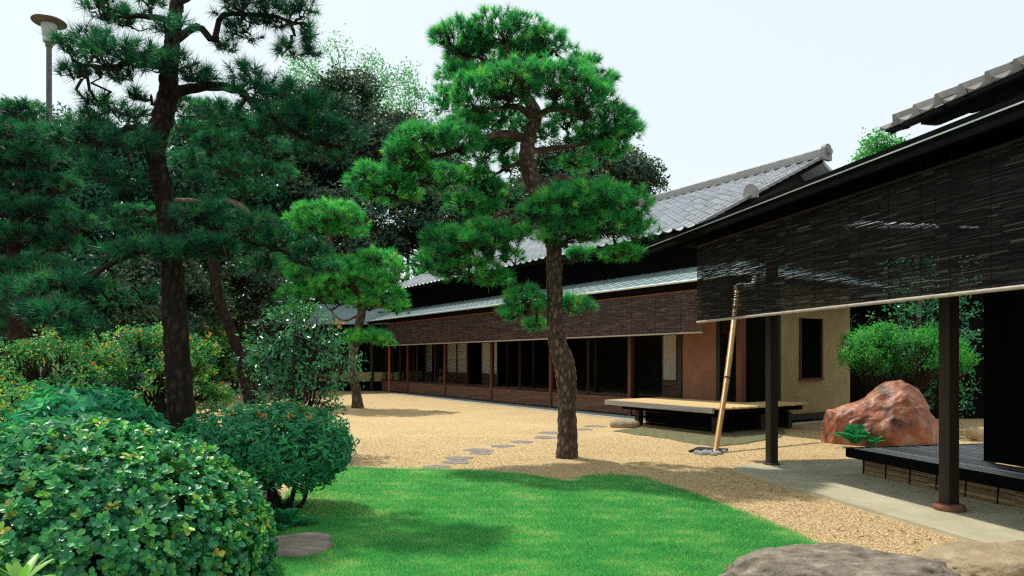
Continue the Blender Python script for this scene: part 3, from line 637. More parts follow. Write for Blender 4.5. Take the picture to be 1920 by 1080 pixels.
for k in range(6):
    one(lambda b: fbox(b, M, -4.22, -2.03, -1.42 + .01 * (k % 2), -1.39 + .01 * (k % 2), .02 + .062 * k, .076 + .062 * k), 'skirt_board', MT['blackwood'], deck)
    one(lambda b: fbox(b, M, -4.22 - .01 * (k % 2), -4.19 - .01 * (k % 2), -1.37, .85, .02 + .062 * k, .076 + .062 * k), 'skirt_board', MT['blackwood'], deck)

bench = thing('veranda_deck', N.P(-2, 1, 0), 'low veranda deck of dark bamboo slats with reed skirting', 'deck')
BZ = .37
for v in np.arange(.70, 3.1, .064):
    end = -9 if v < 1.36 else -2.2
    n = 5; pts = np.array([N.P(-.9 + (end + .9) * t, v, BZ - .024) for t in np.linspace(0, 1, n)]) + rng.normal(0, .002, (n, 3))
    one(lambda b: tube(b, pts, .025, 6, random.random()), 'bamboo_pole', MT['darkbamboo'], bench)
one(lambda b: fbox(b, N, -.84, -9, .58, .665, BZ - .125, BZ), 'edge_beam', MT['blackwood'], bench, bevel=.018)
one(lambda b: fbox(b, N, -.88, -.80, .67, 3.1, BZ - .125, BZ - .002), 'end_beam', MT['blackwood'], bench, bevel=.015)
def skirt(b):
    for k in range(15):
        z = .045 + k * .0132
        for a in np.arange(-1.0, -9, -1.1):
            bar(b, N.P(a, .735 + random.gauss(0, .004), z + random.gauss(0, .0018)), N.P(a - 1.12, .735 + random.gauss(0, .004), z + random.gauss(0, .0018)), .011, .0115, random.random())
        bar(b, N.P(-.99, .74, z), N.P(-.99, 2.8, z), .011, .011, random.random())
one(skirt, 'reed_skirting', MT['skirtbamboo'], bench, kind='stuff')
one(lambda b: fbox(b, N, -1.02, -9, .76, .78, .0, BZ - .13), 'backing_board', MT['blackwood'], bench)
for a in np.arange(-1.02, -7, -.40):
    one(lambda b: bar(b, N.P(a, .722, .04), N.P(a - .012, .722, BZ - .13), .014, .010), 'skirt_tie', MT['cord'], bench)

# ================================================================== hanging blinds
def blind(fr, u0, u1, v, z0, z1, pitch, material, label, group):
    b0 = thing('bamboo_blind', fr.P((u0 + u1) / 2, v, z0), label, 'blind', group)
    s = MB(); n = int((z1 - z0) / pitch); L = abs(u1 - u0) - .006; lo = min(u0, u1) + .003
    for k in range(n):
        z = z0 + .03 + k * pitch; cuts = [0, random.uniform(.1, .25), random.uniform(.3, .45), random.uniform(.5, .65), random.uniform(.75, .9), 1]; zz_ = [random.gauss(0, pitch * .13) for _ in range(6)]
        for q in range(5):
            th = pitch * random.uniform(.62, .96)
            bar(s, fr.P(lo + L * cuts[q], v + random.gauss(0, .002), z + zz_[q]), fr.P(lo + L * cuts[q + 1], v + random.gauss(0, .002), z + zz_[q + 1]), .005, th, random.betavariate(1.3, 2.5))
    s.build('reeds', material, b0, kind='stuff')
    c = MB()
    for t in np.arange(.14, .99, .36):
        u = lo + L * t; fbox(c, fr, u - .002, u + .002, v - .009, v - .006, z0 + .02, z1); fbox(c, fr, u - .002, u + .002, v + .006, v + .009, z0 + .02, z1)
    c.build('cords', MT['cord'], b0, kind='stuff')
    one(lambda b: tube(b, [fr.P(lo, v, z0 + .012), fr.P(lo + L, v, z0 + .012)], .019, 10), 'bottom_rail', MT['rail'], b0)
    one(lambda b: tube(b, [fr.P(lo, v, z1 + .01), fr.P(lo + L, v, z1 + .01)], .016, 8), 'top_rail', MT['batten' if fr is M else 'darkwood'], b0)
    one(lambda b: [fbox(b, fr, u0 + (u1 - u0) * t - .006, u0 + (u1 - u0) * t + .006, v - .004, v + .004, z1 + .02, z1 + .10) for t in (.15, .85)], 'hanger', MT['cord'], b0)
BV = -.86
ordn = ['rightmost', 'second', 'third', 'fourth', 'fifth', 'sixth', 'seventh', 'eighth', 'ninth', 'tenth', 'eleventh', 'twelfth', 'thirteenth', 'fourteenth', 'fifteenth']
us = [-3.30, -1.98, -.76] + [-.76 + 1.235 * k for k in range(1, 14)]
for k in range(15):
    lab = f'brown reed blind on the long house, {ordn[k]} counted from its right end' if k else 'brown reed blind ending the long house row beside the leaning bamboo pole'
    blind(M, us[k], us[k + 1], BV, 2.20, 3.20, .0165, MT['reed'], lab, 'reed blinds hanging along the long house')
nl = ['dark see-through blind whose free edge hangs left of the leaning bamboo pole', 'dark blind hanging just right of the leaning bamboo pole top, before the far gutter',
      'dark blind hanging above the ochre wall window, third from the free edge', 'dark blind hanging above the red rock, fourth from the free edge',
      'dark blind hanging right of the nearest post, fifth from the free edge', 'dark blind cut by the right edge of the view']
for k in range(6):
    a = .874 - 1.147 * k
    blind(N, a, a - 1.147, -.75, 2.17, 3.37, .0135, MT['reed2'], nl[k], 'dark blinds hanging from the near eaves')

# bamboo prop at the far end of the long house blinds
bp_ = G(730, 737.5)
pm = MB(); t = np.linspace(0, 1, 40); tube(pm, bp_ + np.c_[t * 0, t * 0, t * 2.35 - .03], np.where(np.abs((t * 8) % 1 - .5) > .42, .062, .055), 10)
props(pm.build('bamboo_prop', MT['redbamboo'], smooth=True), 'reddish bamboo prop standing under the far end of the long house blinds', 'post')

# ================================================================== stones
def flat_stone(c, a, b, h, seed, material, label, cat='stepping stone', name='stepping_stone', group=None, rot=0.0, n=22, sharp=0.16, z0=-.02):
    r = np.random.default_rng(seed); t = np.linspace(0, 2 * math.pi, n, endpoint=False)
    k = 1 + sharp * (np.sin(2 * t + r.random() * 6) * .5 + np.sin(3 * t + r.random() * 6) * .6 + np.sin(5 * t + r.random() * 6) * .35) * .7
    cs, sn = math.cos(rot), math.sin(rot)
    rings = [(1.0, z0), (1.0, h * .45), (.955, h * .85), (.88, h), (.55, h * 1.04), (.25, h * 1.02)]
    v = []
    for s, z in rings:
        x, y = a * k * s * np.cos(t), b * k * s * np.sin(t)
        zz = z + (h * .10 * wob(np.c_[x, y, x * 0], 9.0 / max(a, .2), seed) if z > 0 else 0) * np.ones(n)
        v.append(np.c_[c[0] + x * cs - y * sn, c[1] + x * sn + y * cs, zz])
    v = np.concatenate(v + [[[c[0], c[1], h * 1.02]]]); m = len(rings); mb = MB()
    i, j = np.meshgrid(np.arange(m - 1), np.arange(n), indexing='ij'); q = (j + 1) % n
    mb.add(v, np.stack([i * n + j, i * n + q, (i + 1) * n + q, (i + 1) * n + j], -1).reshape(-1, 4))
    mb.f.append(np.c_[(m - 1) * n + np.arange(n), (m - 1) * n + (np.arange(n) + 1) % n, np.full(n, m * n)])
    return props(mb.build(name, material, smooth=True), label, cat, group)
ST = [(817, 876, 46), (856, 867, 52), (860, 859.5, 46), (902, 850, 44), (897, 844.5, 50), (942, 837, 40), (977, 829, 40), (1021, 820.5, 44), (1029, 812, 40), (1092, 805.5, 34), (1115, 799.5, 38)]
sl = ['flat grey stepping stone half under the lawn edge, first of the trail', 'long flat stepping stone second from the lawn, overlapping the next', 'flat stepping stone third from the lawn', 'small flat stepping stone fourth from the lawn',
      'wide pale stepping stone fifth from the lawn', 'slim stepping stone sixth from the lawn', 'brownish round stepping stone seventh from the lawn', 'long stepping stone left of the central pine foot', 'thin stepping stone behind the central pine foot',
      'stepping stone just right of the central pine trunk', 'last stepping stone, beside the shoe stone of the deck']
for k, (px, py, w) in enumerate(ST):
    p = G(px, py); a = w / 2 / F * p[1] * 1.05
    flat_stone(p, a, a * random.uniform(.75, 1.0), .012, 20 + k, MT['stone'], sl[k], group='stepping stones in the gravel', rot=random.uniform(-.3, .3), n=14, sharp=.3)
def rock(name, c, r, seed, material, label, cat='rock', sub=4, amp=.16, shape=None, fine=.03, clip=0.0, fs=2.2):
    import bmesh
    bm = bmesh.new(); bmesh.ops.create_icosphere(bm, subdivisions=sub, radius=1)
    v = np.array([x.co for x in bm.verts]); f = np.array([[q.index for q in x.verts] for x in bm.faces]); bm.free()
    if shape: v = shape(v)
    for k in range(len(v)):
        p = Vector(v[k] * 1.1 + seed * 3.1); d = noise.fractal(p, 1.0, 2.0, 3) * amp + (noise.ridged_multi_fractal(p * fs, 1, 2, 5, 1, 2) - 1) * fine
        v[k] = v[k] * (1 + d)
    v = v * np.asarray(r) + np.asarray(c); v[:, 2] = np.maximum(v[:, 2], clip - .04)
    mb = MB(); mb.add(v, f); return props(mb.build(name, material, smooth=True), label, cat)
def flatten(v):
    v = v.copy(); v[:, 2] = np.sign(v[:, 2]) * np.abs(v[:, 2]) ** 1.0; v[:, 2] = np.minimum(v[:, 2], .62 + .12 * v[:, 2]); return v
rock('boulder', (2.22, 4.66, .02), (.80, .50, .30), 1.3, MT['bigstone'], 'large flat brown rock at the lawn corner in front', sub=6, amp=.14, shape=flatten, fine=.045, fs=3.2)
rock('boulder', (3.52, 4.78, .02), (.66, .48, .32), 2.7, MT['sandstone'], 'sandy flat rock beside the pale apron in front', sub=6, amp=.13, shape=flatten, fine=.04, fs=3.4)
flat_stone(G(553, 1028), .36, .34, .05, 5, MT['flatstone'], 'flat pinkish slab at the lawn edge beside the big round bush', 'slab', 'stone_slab', None, .25, 24, .22)
rock('shoe_stone', G(1172, 801) + [0, 0, .05], (.37, .24, .16), 5.1, MT['sandstone'], 'rounded oblong shoe stone beside the bamboo deck', 'stone', 4, .08, flatten, .015)
rock('garden_stone', G(404, 766) + [0, 0, .05], (.28, .2, .17), 3.3, MT['stone'], 'small dark stone on the gravel beside the large left pine', 'stone', 3, .2)
def redshape(v):
    v = v.copy(); x, y, z = v.T
    s = np.clip((x + 1) / 2, 0, 1)
    top = np.interp(x, [-1, -.95, -.86, -.5, -.14, .2, .34, .48, .75, 1], [.03, .26, .46, .62, .78, .96, 1.0, .88, .58, .26])
    v[:, 2] = np.where(z > 0, z ** .8 * top / np.maximum(np.sqrt(np.maximum(1 - x * x, .05)), .45), z)
    return v
rr = G(1656, 834)
rock('red_rock', (rr[0] + .14, rr[1] + .35, .02), (1.06, .75, 1.12), 8.2, MT['redrock'], 'big glossy red rock in the garden corner', 'rock', 6, .10, redshape, .042, fs=3.0)
rock('pale_stone', R(1826, 812, 13.4), (.17, .13, .13), 6.6, MT['palestone'], 'small pale yellow stone in the dark behind the nearest post', 'stone', 3, .15, clip=-9)

# ================================================================== bamboo downpipe and drain
pb, pt = G(1341, 850), R(1381, 547, 14.15)
pp = thing('bamboo_downpipe', pb, 'leaning bamboo downpipe between gravel and far eave corner', 'downpipe')
dp = pt - pb; nn = 13
def culm(b, t0, t1, r0, r1):
    n = max(3, int((t1 - t0) * 60)); t = np.linspace(t0, t1, n)
    r = r0 + (r1 - r0) * (t - t0) / (t1 - t0) ; node = np.abs(((t * nn) % 1) - .5) > .465
    tube(b, pb + dp * t[:, None] + unit([dp[1], -dp[0], 0]) * (.03 * np.sin(t * 3.1))[:, None], r * np.where(node, 1.10, 1.0), 12, .5)
one(lambda b: culm(b, .0, .42, .047, .049), 'bamboo_pole', MT['bamboo'], pp, smooth=True)
one(lambda b: culm(b, .40, 1.0, .055, .050), 'bamboo_pole', MT['bamboo'], pp, smooth=True)
one(lambda b: culm(b, .408, .416, .060, .060), 'binding', MT['cord'], pp)
el = R(1381, 541, 14.2); one(lambda b: tube(b, spline([pt - [0, 0, .05], el + [0, 0, .06], R(1404, 535, 14.25), R(1412, 531, 14.3), R(1414, 518, 14.4)], 14), .045, 10), 'elbow', MT['gutter'], pp, smooth=True)
dg = thing('drain_grate', G(1328, 846), 'dark drain grate with grey pebbles at the downpipe foot', 'drain')
gp = [G(1290, 846, .02), G(1308, 839, .02), G(1366, 842, .02), G(1352, 850, .02)]
for k in range(12):
    t = (k + .5) / 12; a = gp[0] + (gp[3] - gp[0]) * t; c = gp[1] + (gp[2] - gp[1]) * t
    one(lambda b: bar(b, a, c, .028, .03), 'slat', MT['grate'], dg)
for k, (px, py, s) in enumerate([(1308, 851, .07), (1318, 853, .08), (1329, 852, .07), (1338, 854, .06), (1346, 852, .07), (1356, 849, .06), (1323, 849, .06), (1334, 849, .05)]):
    rock('pebble', G(px, py) + [0, 0, .02], (s, s * .75, s * .6), 10 + k, MT['pebblegrey'], None, None, 2, .2)
    o = bpy.context.scene.objects[-1] if False else None
pbs = [o for o in col.objects if o.name.split('.')[0] == 'pebble']
for o in pbs: o.parent = dg; o.location = Vector(o.location) - dg.location

# ================================================================== pines
def pine(name_label, base, trunk, pads, limbs, Y, needle, tn, nl, nw, per=42, barkm='bark', limbm=None, group=None, sides=26, ring=.05, twig='twig', tdens=1.0, bark=.016):
    t = thing('pine_tree', base, name_label, 'tree', group)
    k = F / Y
    pts = np.array([R(px, py, Y + dy) if py is not None else px for px, py, dy, r in trunk]); pts[0] = [pts[0][0], pts[0][1], min(pts[0][2], -.05)]
    L = np.sum(np.linalg.norm(np.diff(pts, axis=0), axis=1)); n = max(8, int(L / ring))
    sp = spline(np.c_[pts, [q[3] for q in trunk]], n)
    flare = 1 + .14 * np.exp(-np.linspace(0, L, n) / .18)
    one(lambda b: tube(b, sp[:, :3], sp[:, 3] * flare, sides, .5, True, bark, .07 if Y < 15 else .15, Y), 'trunk', MT[barkm], t, smooth=True)
    ends = []
    for lb in limbs:
        lp = np.array([R(px, py, Y + dy) for px, py, dy in lb[0]])
        n = max(8, int(np.sum(np.linalg.norm(np.diff(lp, axis=0), axis=1)) / .09)); q = spline(lp, n)
        q = q + np.c_[rng.normal(0, .012, (n, 3))] * np.linspace(0, 1, n)[:, None]
        one(lambda b: tube(b, q, np.linspace(lb[1], lb[2], n), 10, .4, True, .006, .08, Y), 'branch', MT[limbm or barkm], t, smooth=True)
        ends.append(q[n // 3:])
    skel = np.concatenate(ends + [sp[int(len(sp) * .35):, :3]])
    for (px, py, rx, rz, dy) in pads:
        c = R(px, py, Y + dy); ax = rx / k; az = rz / k; ay = ax * random.uniform(.75, 1.0)
        n = max(10, int(tn * tdens * (ax * ay) ** .5 * (ax + az) * 8))
        th = rng.random(n) * 6.283; r_ = np.sqrt(rng.random(n)) * (1.0 + .14 * np.sin(th * 2 + px) + .10 * np.sin(th * 5 + py)); hgt = np.sqrt(np.maximum(1 - r_ ** 2 * .85, .02))
        under = rng.random(n) < .22
        zz = np.where(under, -.25 * rng.random(n), hgt * rng.uniform(.45, 1.0, n)) + .12 * np.sin(th * 3 + px) + .10 * np.sin(th * 5 + r_ * 4)
        P = c + np.c_[ax * r_ * np.cos(th), ay * r_ * np.sin(th), az * zz]
        D = unit(np.c_[np.cos(th) * r_ * .75, np.sin(th) * r_ * .75, np.where(under, .12, .75)] + rng.normal(0, .22, (n, 3)))
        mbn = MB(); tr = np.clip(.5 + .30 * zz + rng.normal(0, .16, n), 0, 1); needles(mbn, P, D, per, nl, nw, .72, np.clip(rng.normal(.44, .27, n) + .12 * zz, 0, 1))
        pad = mbn.build('needle_pad', MT[needle], t)
        a = skel[np.argmin(np.linalg.norm(skel - (c - [0, 0, az * .3]), axis=1))]
        m = max(3, n // 9); sel = rng.choice(n, m, replace=False)
        nodes = c + (P[sel] - c) * .62 - [0, 0, az * .42]; hub = c + (a - c) * .25 - [0, 0, az * .45]
        mt = MB(); hubs = np.repeat(hub[None], m, 0)
        sticks(mt, a[None], hub[None], .028 if Y < 15 else .045, .018 if Y < 15 else .03, .22, 8)
        sticks(mt, hubs, nodes, .014 if Y < 15 else .022, .008, .30, 6)
        dd = np.linalg.norm(P[:, None] - nodes[None], axis=2); sticks(mt, nodes[np.argmin(dd, 1)], P - D * nl * .3, .0065, .0035, .3, 4)
        mt.build('twigs', MT[twig], pad)
    return t

# central pine
CY = 11.05
cp_tr = [(1062, 858, 0, .168), (1064, 800, 0, .155), (1063, 730, 0, .155), (1058, 685, 0, .175), (1046, 645, 0, .155), (1040, 610, 0, .128), (1040, 540, 0, .132), (1038, 470, 0, .125), (1026, 420, 0, .13), (1016, 375, 0, .155),
         (1000, 340, 0, .14), (988, 300, 0, .125), (992, 255, .05, .115), (1005, 215, .05, .10), (985, 180, .1, .085), (960, 130, .15, .06), (950, 80, .2, .035)]
cp_pads = [(860, 82, 62, 36, .3), (945, 60, 70, 38, .2), (1025, 88, 52, 34, .2), (905, 112, 72, 30, .7), (985, 105, 60, 28, .6), (850, 140, 38, 22, .8),
           (895, 185, 50, 42, -.6), (960, 160, 70, 38, -.8), (1040, 158, 70, 40, -.7), (1100, 195, 62, 48, -.3), (1150, 232, 50, 34, .1), (1178, 248, 28, 22, .2), (1090, 125, 34, 24, .5), (845, 195, 40, 36, .3), (880, 238, 50, 26, .1),
           (1120, 262, 60, 26, .3), (930, 225, 60, 26, .5), (1060, 222, 50, 24, .4),
           (800, 268, 58, 30, -.6), (860, 268, 52, 32, -.5), (765, 300, 50, 30, -.4), (700, 335, 52, 28, -.3), (735, 362, 58, 28, .1), (800, 335, 58, 30, 0), (690, 365, 36, 22, .2), (905, 290, 42, 26, .4), (885, 335, 46, 28, .4), (925, 360, 44, 30, .5), (915, 395, 36, 24, .5), (960, 310, 34, 20, .6),
           (1045, 395, 62, 40, -.9), (1110, 378, 66, 36, -.8), (1165, 395, 54, 42, -.6), (1195, 435, 36, 36, -.4), (1130, 430, 66, 34, -.5), (1060, 440, 58, 32, -.6), (1005, 405, 36, 26, -.5), (1170, 478, 38, 20, 0), (1090, 478, 34, 16, .3),
           (845, 462, 62, 36, -.3), (905, 450, 58, 36, -.2), (820, 500, 46, 28, 0), (880, 510, 60, 34, .1), (945, 478, 36, 28, .2), (925, 525, 36, 22, .3), (965, 440, 36, 22, .4),
           (1000, 250, 46, 22, .3), (1140, 285, 42, 18, .2), (1075, 310, 40, 16, .5), (870, 385, 46, 22, .4), (940, 275, 40, 18, .5), (1120, 155, 36, 28, .1), (870, 145, 44, 24, .2), (985, 572, 46, 36, -.1), (955, 590, 24, 20, 0), (1075, 575, 42, 22, .2), (1005, 610, 26, 16, .2)]
cp_limbs = [([(992, 262, .05), (950, 252, -.1), (905, 258, -.3), (850, 285, -.4)], .085, .03), ([(990, 285, 0), (1040, 278, .2), (1090, 270, .25), (1135, 250, .2)], .055, .018), ([(1003, 225, 0), (970, 200, -.3), (920, 205, -.5)], .07, .025),
            ([(1003, 220, 0), (1035, 205, -.3), (1080, 215, -.3)], .065, .02), ([(1008, 350, 0), (1045, 335, .1), (1075, 340, .1), (1110, 385, -.4)], .07, .03), ([(1010, 385, 0), (960, 395, .1), (920, 410, .1), (880, 470, 0)], .06, .02),
            ([(1020, 400, 0), (975, 410, -.1), (935, 440, 0)], .05, .02), ([(985, 170, .1), (930, 120, .5), (880, 105, .4)], .05, .02), ([(975, 150, .1), (1010, 110, .4), (1040, 95, .2)], .04, .015), ([(1040, 560, 0), (1010, 578, -.1), (985, 580, -.1)], .035, .015),
            ([(1040, 565, 0), (1062, 575, .1), (1080, 577, .2)], .03, .012), ([(850, 285, -.4), (800, 300, -.3), (745, 345, -.1)], .04, .015), ([(985, 300, 0), (940, 320, .4), (910, 345, .4)], .04, .015)]
pine('tall shaped pine with a kinked trunk standing alone on the gravel', G(1062, 858), cp_tr, cp_pads, cp_limbs, CY, 'pine', 44, .15, .0088, 40, sides=44, ring=.03, bark=.02)

# big pine at the left, partly above the frame
LPY = 7.8
lp_tr = [(344, 925, 0, .19), (340, 780, 0, .148), (335, 700, 0, .138), (328, 610, 0, .13), (324, 520, 0, .122), (316, 430, 0, .115), (304, 350, 0, .108), (294, 300, 0, .108), (292, 270, 0, .115), (304, 225, 0, .115), (316, 175, 0, .11), (318, 120, 0, .095), (325, 60, .05, .08), (333, 0, .1, .07), (338, -80, .1, .05), (340, -150, .1, .03)]
lp_pads = [(190, 15, 50, 28, .1), (240, 40, 42, 24, .2), (285, 0, 40, 24, .2), (130, 95, 38, 26, -.1), (180, 82, 46, 30, -.1), (148, 138, 40, 18, .1), (205, 112, 56, 34, -.4), (262, 112, 44, 34, -.3), (310, 122, 44, 30, -.5), (350, 132, 42, 26, -.4), (378, 145, 26, 18, -.3), (328, 55, 34, 22, -.5), (225, 145, 34, 14, .1),
           (455, 22, 58, 26, .2), (520, 28, 52, 28, .3), (560, 18, 38, 26, .3), (575, 68, 30, 28, .3), (455, 62, 38, 18, .4), (540, 95, 34, 16, .3), (440, -20, 60, 30, .4), (500, -25, 60, 30, .3), (585, 100, 16, 16, .3), (420, 85, 26, 12, .4),
           (180, 192, 32, 22, .1), (215, 215, 58, 24, .2), (170, 228, 40, 16, .3), (120, 265, 50, 22, 0), (185, 262, 52, 24, -.2), (240, 268, 46, 28, -.4), (262, 180, 20, 14, .2),
           (468, 140, 40, 20, -.2), (480, 172, 50, 28, -.2), (540, 190, 56, 34, -.2), (605, 202, 46, 30, 0), (590, 248, 62, 36, -.1), (648, 262, 44, 30, 0), (525, 222, 50, 28, -.3), (430, 222, 44, 22, -.1), (640, 300, 32, 16, .1), (480, 255, 46, 18, .1), (575, 285, 40, 18, .1),
           (195, 325, 42, 28, -.5), (150, 300, 36, 20, -.2), (235, 350, 34, 20, -.3), (350, 305, 42, 24, .4), (370, 345, 46, 26, .2), (400, 398, 40, 26, -.3), (362, 405, 40, 24, -.4), (460, 428, 52, 28, -.3), (440, 470, 60, 26, -.2), (520, 455, 48, 28, -.2), (575, 480, 46, 28, -.1), (610, 505, 30, 18, .1), (490, 500, 48, 20, .1), (390, 468, 50, 26, -.5), (330, 470, 44, 20, -.6),
           (230, 410, 40, 18, .1), (262, 470, 52, 22, -.3), (200, 480, 46, 20, -.1), (120, 535, 56, 26, -.2), (55, 545, 50, 26, -.1), (185, 545, 40, 20, -.2), (230, 560, 42, 20, .3), (105, 600, 58, 32, -.5), (150, 620, 40, 22, -.5), (60, 590, 40, 26, -.3), (280, 560, 32, 18, .4)]
lp_limbs = [([(312, 180, 0), (370, 163, -.1), (440, 165, -.2), (470, 190, -.2), (545, 245, -.1), (610, 275, 0)], .065, .025), ([(295, 290, 0), (275, 245, -.1), (245, 240, -.2), (200, 265, -.2)], .06, .02), ([(318, 110, 0), (265, 105, -.3), (210, 125, -.3), (150, 120, 0)], .05, .018),
            ([(318, 85, 0), (370, 50, .1), (400, 75, .2), (420, 30, .3), (500, 30, .3), (570, 45, .3)], .05, .018), ([(325, 40, .1), (270, 30, .1), (200, 30, .1)], .045, .015), ([(308, 380, 0), (350, 400, -.2), (430, 440, -.3), (530, 470, -.2)], .055, .018), ([(318, 450, 0), (260, 470, -.2), (200, 500, -.2), (130, 560, -.3)], .055, .018),
            ([(300, 330, 0), (340, 320, .3), (370, 350, .3)], .035, .012), ([(300, 340, 0), (250, 330, -.3), (195, 335, -.4)], .04, .015), ([(200, 500, -.2), (130, 530, -.2), (60, 560, -.1)], .03, .012), ([(333, 5, .1), (400, -20, .3), (480, -20, .3)], .04, .015)]
pine('large dark pine with a thick straight trunk rising out of the frame', R(342, 673, 7.8) * [1, 1, 0], lp_tr, lp_pads, lp_limbs, LPY, 'pineshaded', 27, .175, .0082, 40, 'darkbark', sides=44, ring=.035, bark=.022)

# small snaking pine before the house
P2Y = 22.2
p2_tr = [(671, 765, 0, .20), (668, 735, 0, .16), (662, 705, 0, .14), (661, 680, 0, .14), (668, 630, 0, .14), (678, 585, 0, .14), (670, 550, .1, .13), (640, 515, .1, .12), (620, 480, 0, .12), (617, 445, 0, .10), (612, 415, 0, .06)]
p2_pads = [(612, 403, 62, 26, -.2), (575, 418, 40, 22, 0), (650, 415, 40, 24, 0), (600, 432, 46, 16, .3), (655, 438, 34, 14, .2), (560, 442, 32, 18, .2), (545, 465, 40, 22, .1), (580, 478, 44, 22, .2), (610, 500, 44, 22, -.4), (660, 508, 44, 24, -.5), (705, 490, 46, 24, -.3), (742, 518, 24, 26, -.2), (690, 525, 50, 22, -.3), (640, 530, 44, 20, -.4),
           (570, 520, 44, 26, .1), (600, 545, 44, 24, -.1), (555, 555, 36, 22, 0), (720, 555, 44, 24, -.2), (745, 580, 26, 20, -.2), (690, 572, 40, 20, -.1), (640, 560, 34, 18, .2), (690, 632, 44, 16, -.2), (715, 640, 26, 12, 0), (660, 640, 24, 12, 0), (560, 590, 34, 22, .4), (530, 480, 22, 16, .2)]
p2_limbs = [([(640, 515, .1), (590, 525, 0), (565, 545, 0)], .06, .03), ([(672, 560, .1), (700, 530, -.2), (720, 510, -.2)], .06, .03), ([(676, 590, 0), (640, 600, .1), (600, 560, .1)], .045, .02), ([(668, 630, 0), (685, 640, -.1), (700, 640, -.1)], .04, .02), ([(675, 575, 0), (710, 575, -.2), (740, 580, -.2)], .04, .02), ([(618, 460, 0), (590, 470, .1), (560, 470, .1)], .04, .02)]
pine('small cloud-pruned pine with snaking trunk before the far house corner', G(671, 765), p2_tr, p2_pads, p2_limbs, P2Y, 'pinebright', 14, .23, .017, 34, sides=20, ring=.09, bark=.02)

# old pine with pale pink upper branches
P3Y = 24.5
p3_tr = [(478, 758, 0, .34), (468, 730, 0, .28), (456, 690, 0, .22), (440, 640, 0, .19), (418, 580, 0, .19), (405, 540, 0, .20), (400, 480, 0, .18), (398, 430, 0, .16), (394, 390, 0, .15), (396, 340, 0, .12), (390, 270, 0, .08), (385, 220, 0, .05)]
p3_pads = [(345, 205, 48, 24, 0), (400, 215, 50, 26, -.3), (455, 240, 48, 26, -.2), (360, 250, 44, 22, -.4), (420, 275, 60, 24, -.4), (500, 280, 44, 20, 0), (370, 320, 52, 22, -.2), (440, 320, 56, 24, -.3), (510, 325, 44, 18, .2), (460, 360, 44, 18, .2), (255, 405, 50, 18, 0), (285, 425, 40, 16, .2), (230, 425, 30, 14, .2), (530, 430, 40, 22, .3), (555, 500, 40, 22, .5)]
p3_limbs = [([(396, 385, 0), (425, 377, -.2), (455, 388, -.3), (475, 408, -.3), (500, 410, -.2), (518, 425, -.1)], .13, .04), ([(396, 385, 0), (350, 375, .1), (300, 380, .1), (285, 400, .1)], .10, .04), ([(395, 330, 0), (440, 310, -.2), (490, 300, 0)], .07, .03), ([(392, 300, 0), (360, 280, -.2), (340, 240, 0)], .06, .03)]
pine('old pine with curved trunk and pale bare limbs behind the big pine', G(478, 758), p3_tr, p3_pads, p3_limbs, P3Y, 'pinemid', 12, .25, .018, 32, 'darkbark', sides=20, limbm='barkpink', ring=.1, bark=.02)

# dim pine at the left edge
P4Y = 15.5
p4_tr = [(30, 800, 0, .2), (32, 650, 0, .16), (24, 500, 0, .13), (36, 380, 0, .11), (40, 300, 0, .08), (44, 230, 0, .04)]
p4_pads = [(42, 212, 40, 26, 0), (20, 245, 46, 24, .2), (60, 258, 36, 22, -.2), (10, 300, 60, 30, 0), (70, 300, 50, 26, 0), (40, 345, 70, 28, .3), (110, 350, 46, 22, .2), (0, 390, 60, 30, 0), (80, 400, 60, 26, .2), (30, 450, 70, 28, 0), (110, 460, 50, 24, .3), (10, 510, 60, 26, 0), (80, 500, 50, 22, -.3), (140, 420, 40, 20, 0), (-20, 570, 60, 30, 0), (30, 600, 50, 26, .4)]
pine('dim dark pine at the left edge of the view, below the lamp', G(30, 800), p4_tr, p4_pads, [([(30, 420, 0), (70, 390, .1), (110, 360, .2)], .05, .02), ([(24, 500, 0), (70, 480, .1), (120, 450, .1)], .05, .02)], P4Y, 'pineshaded', 20, .21, .013, 38, 'darkbark', sides=18, ring=.09)

# ================================================================== shrubs and ground plants
def stems(b, base, tips, r0=.02, r1=.006, hub=.35, wig=.12):
    base = np.asarray(base); m = max(3, len(tips) // 8)
    hubs = base + (tips[rng.choice(len(tips), m, replace=False)] - base) * hub + rng.normal(0, .03, (m, 3)); hubs[:, 2] = np.maximum(hubs[:, 2], base[2] + .05)
    sticks(b, np.repeat(base[None], m, 0) + rng.normal(0, .03, (m, 3)) * [1, 1, 0], hubs, r0, r0 * .7, wig, 5)
    k = np.argmin(np.linalg.norm(tips[:, None] - hubs[None], axis=2), 1)
    sticks(b, hubs[k], tips, r0 * .5, r1, wig, 5)

# clipped round bush in front: 300 nearest leaves are single objects, the rest one mesh
BC = np.array([-3.02, 4.55, .25])
hb = thing('round_bush', (BC[0], BC[1], bedz(BC[0], BC[1])), 'big clipped round bush with glossy round leaves filling the lower left', 'bush')
P, D = dome(BC, (1.365, 1.22, .915), 5600, -.35, .055, 3.0, .16, 1.0)
D = unit(D + [0, 0, .25]); mb = MB()
cdist = np.linalg.norm(P - [0, 0, H], axis=1); facing = ((np.array([0, 0, H]) - P) * D).sum(1) / cdist
px_ = 960 + F * P[:, 0] / P[:, 1]; py_ = 673 - F * (P[:, 2] - H) / P[:, 1]
okv = (facing > .15) & (px_ > 5) & (px_ < 520) & (py_ < 1075)
front = np.argsort(np.where(okv, cdist, 99))[:60]
msk = np.ones(len(P), bool); msk[front] = False
shoots(mb, P[msk], D[msk], 7, .052, .036, 30, 78, 'round', np.clip(rng.normal(.46, .25, msk.sum()), 0, .97), .11, .10, .14, .006)
mb.build('foliage', MT['hedge'], hb, kind='stuff')
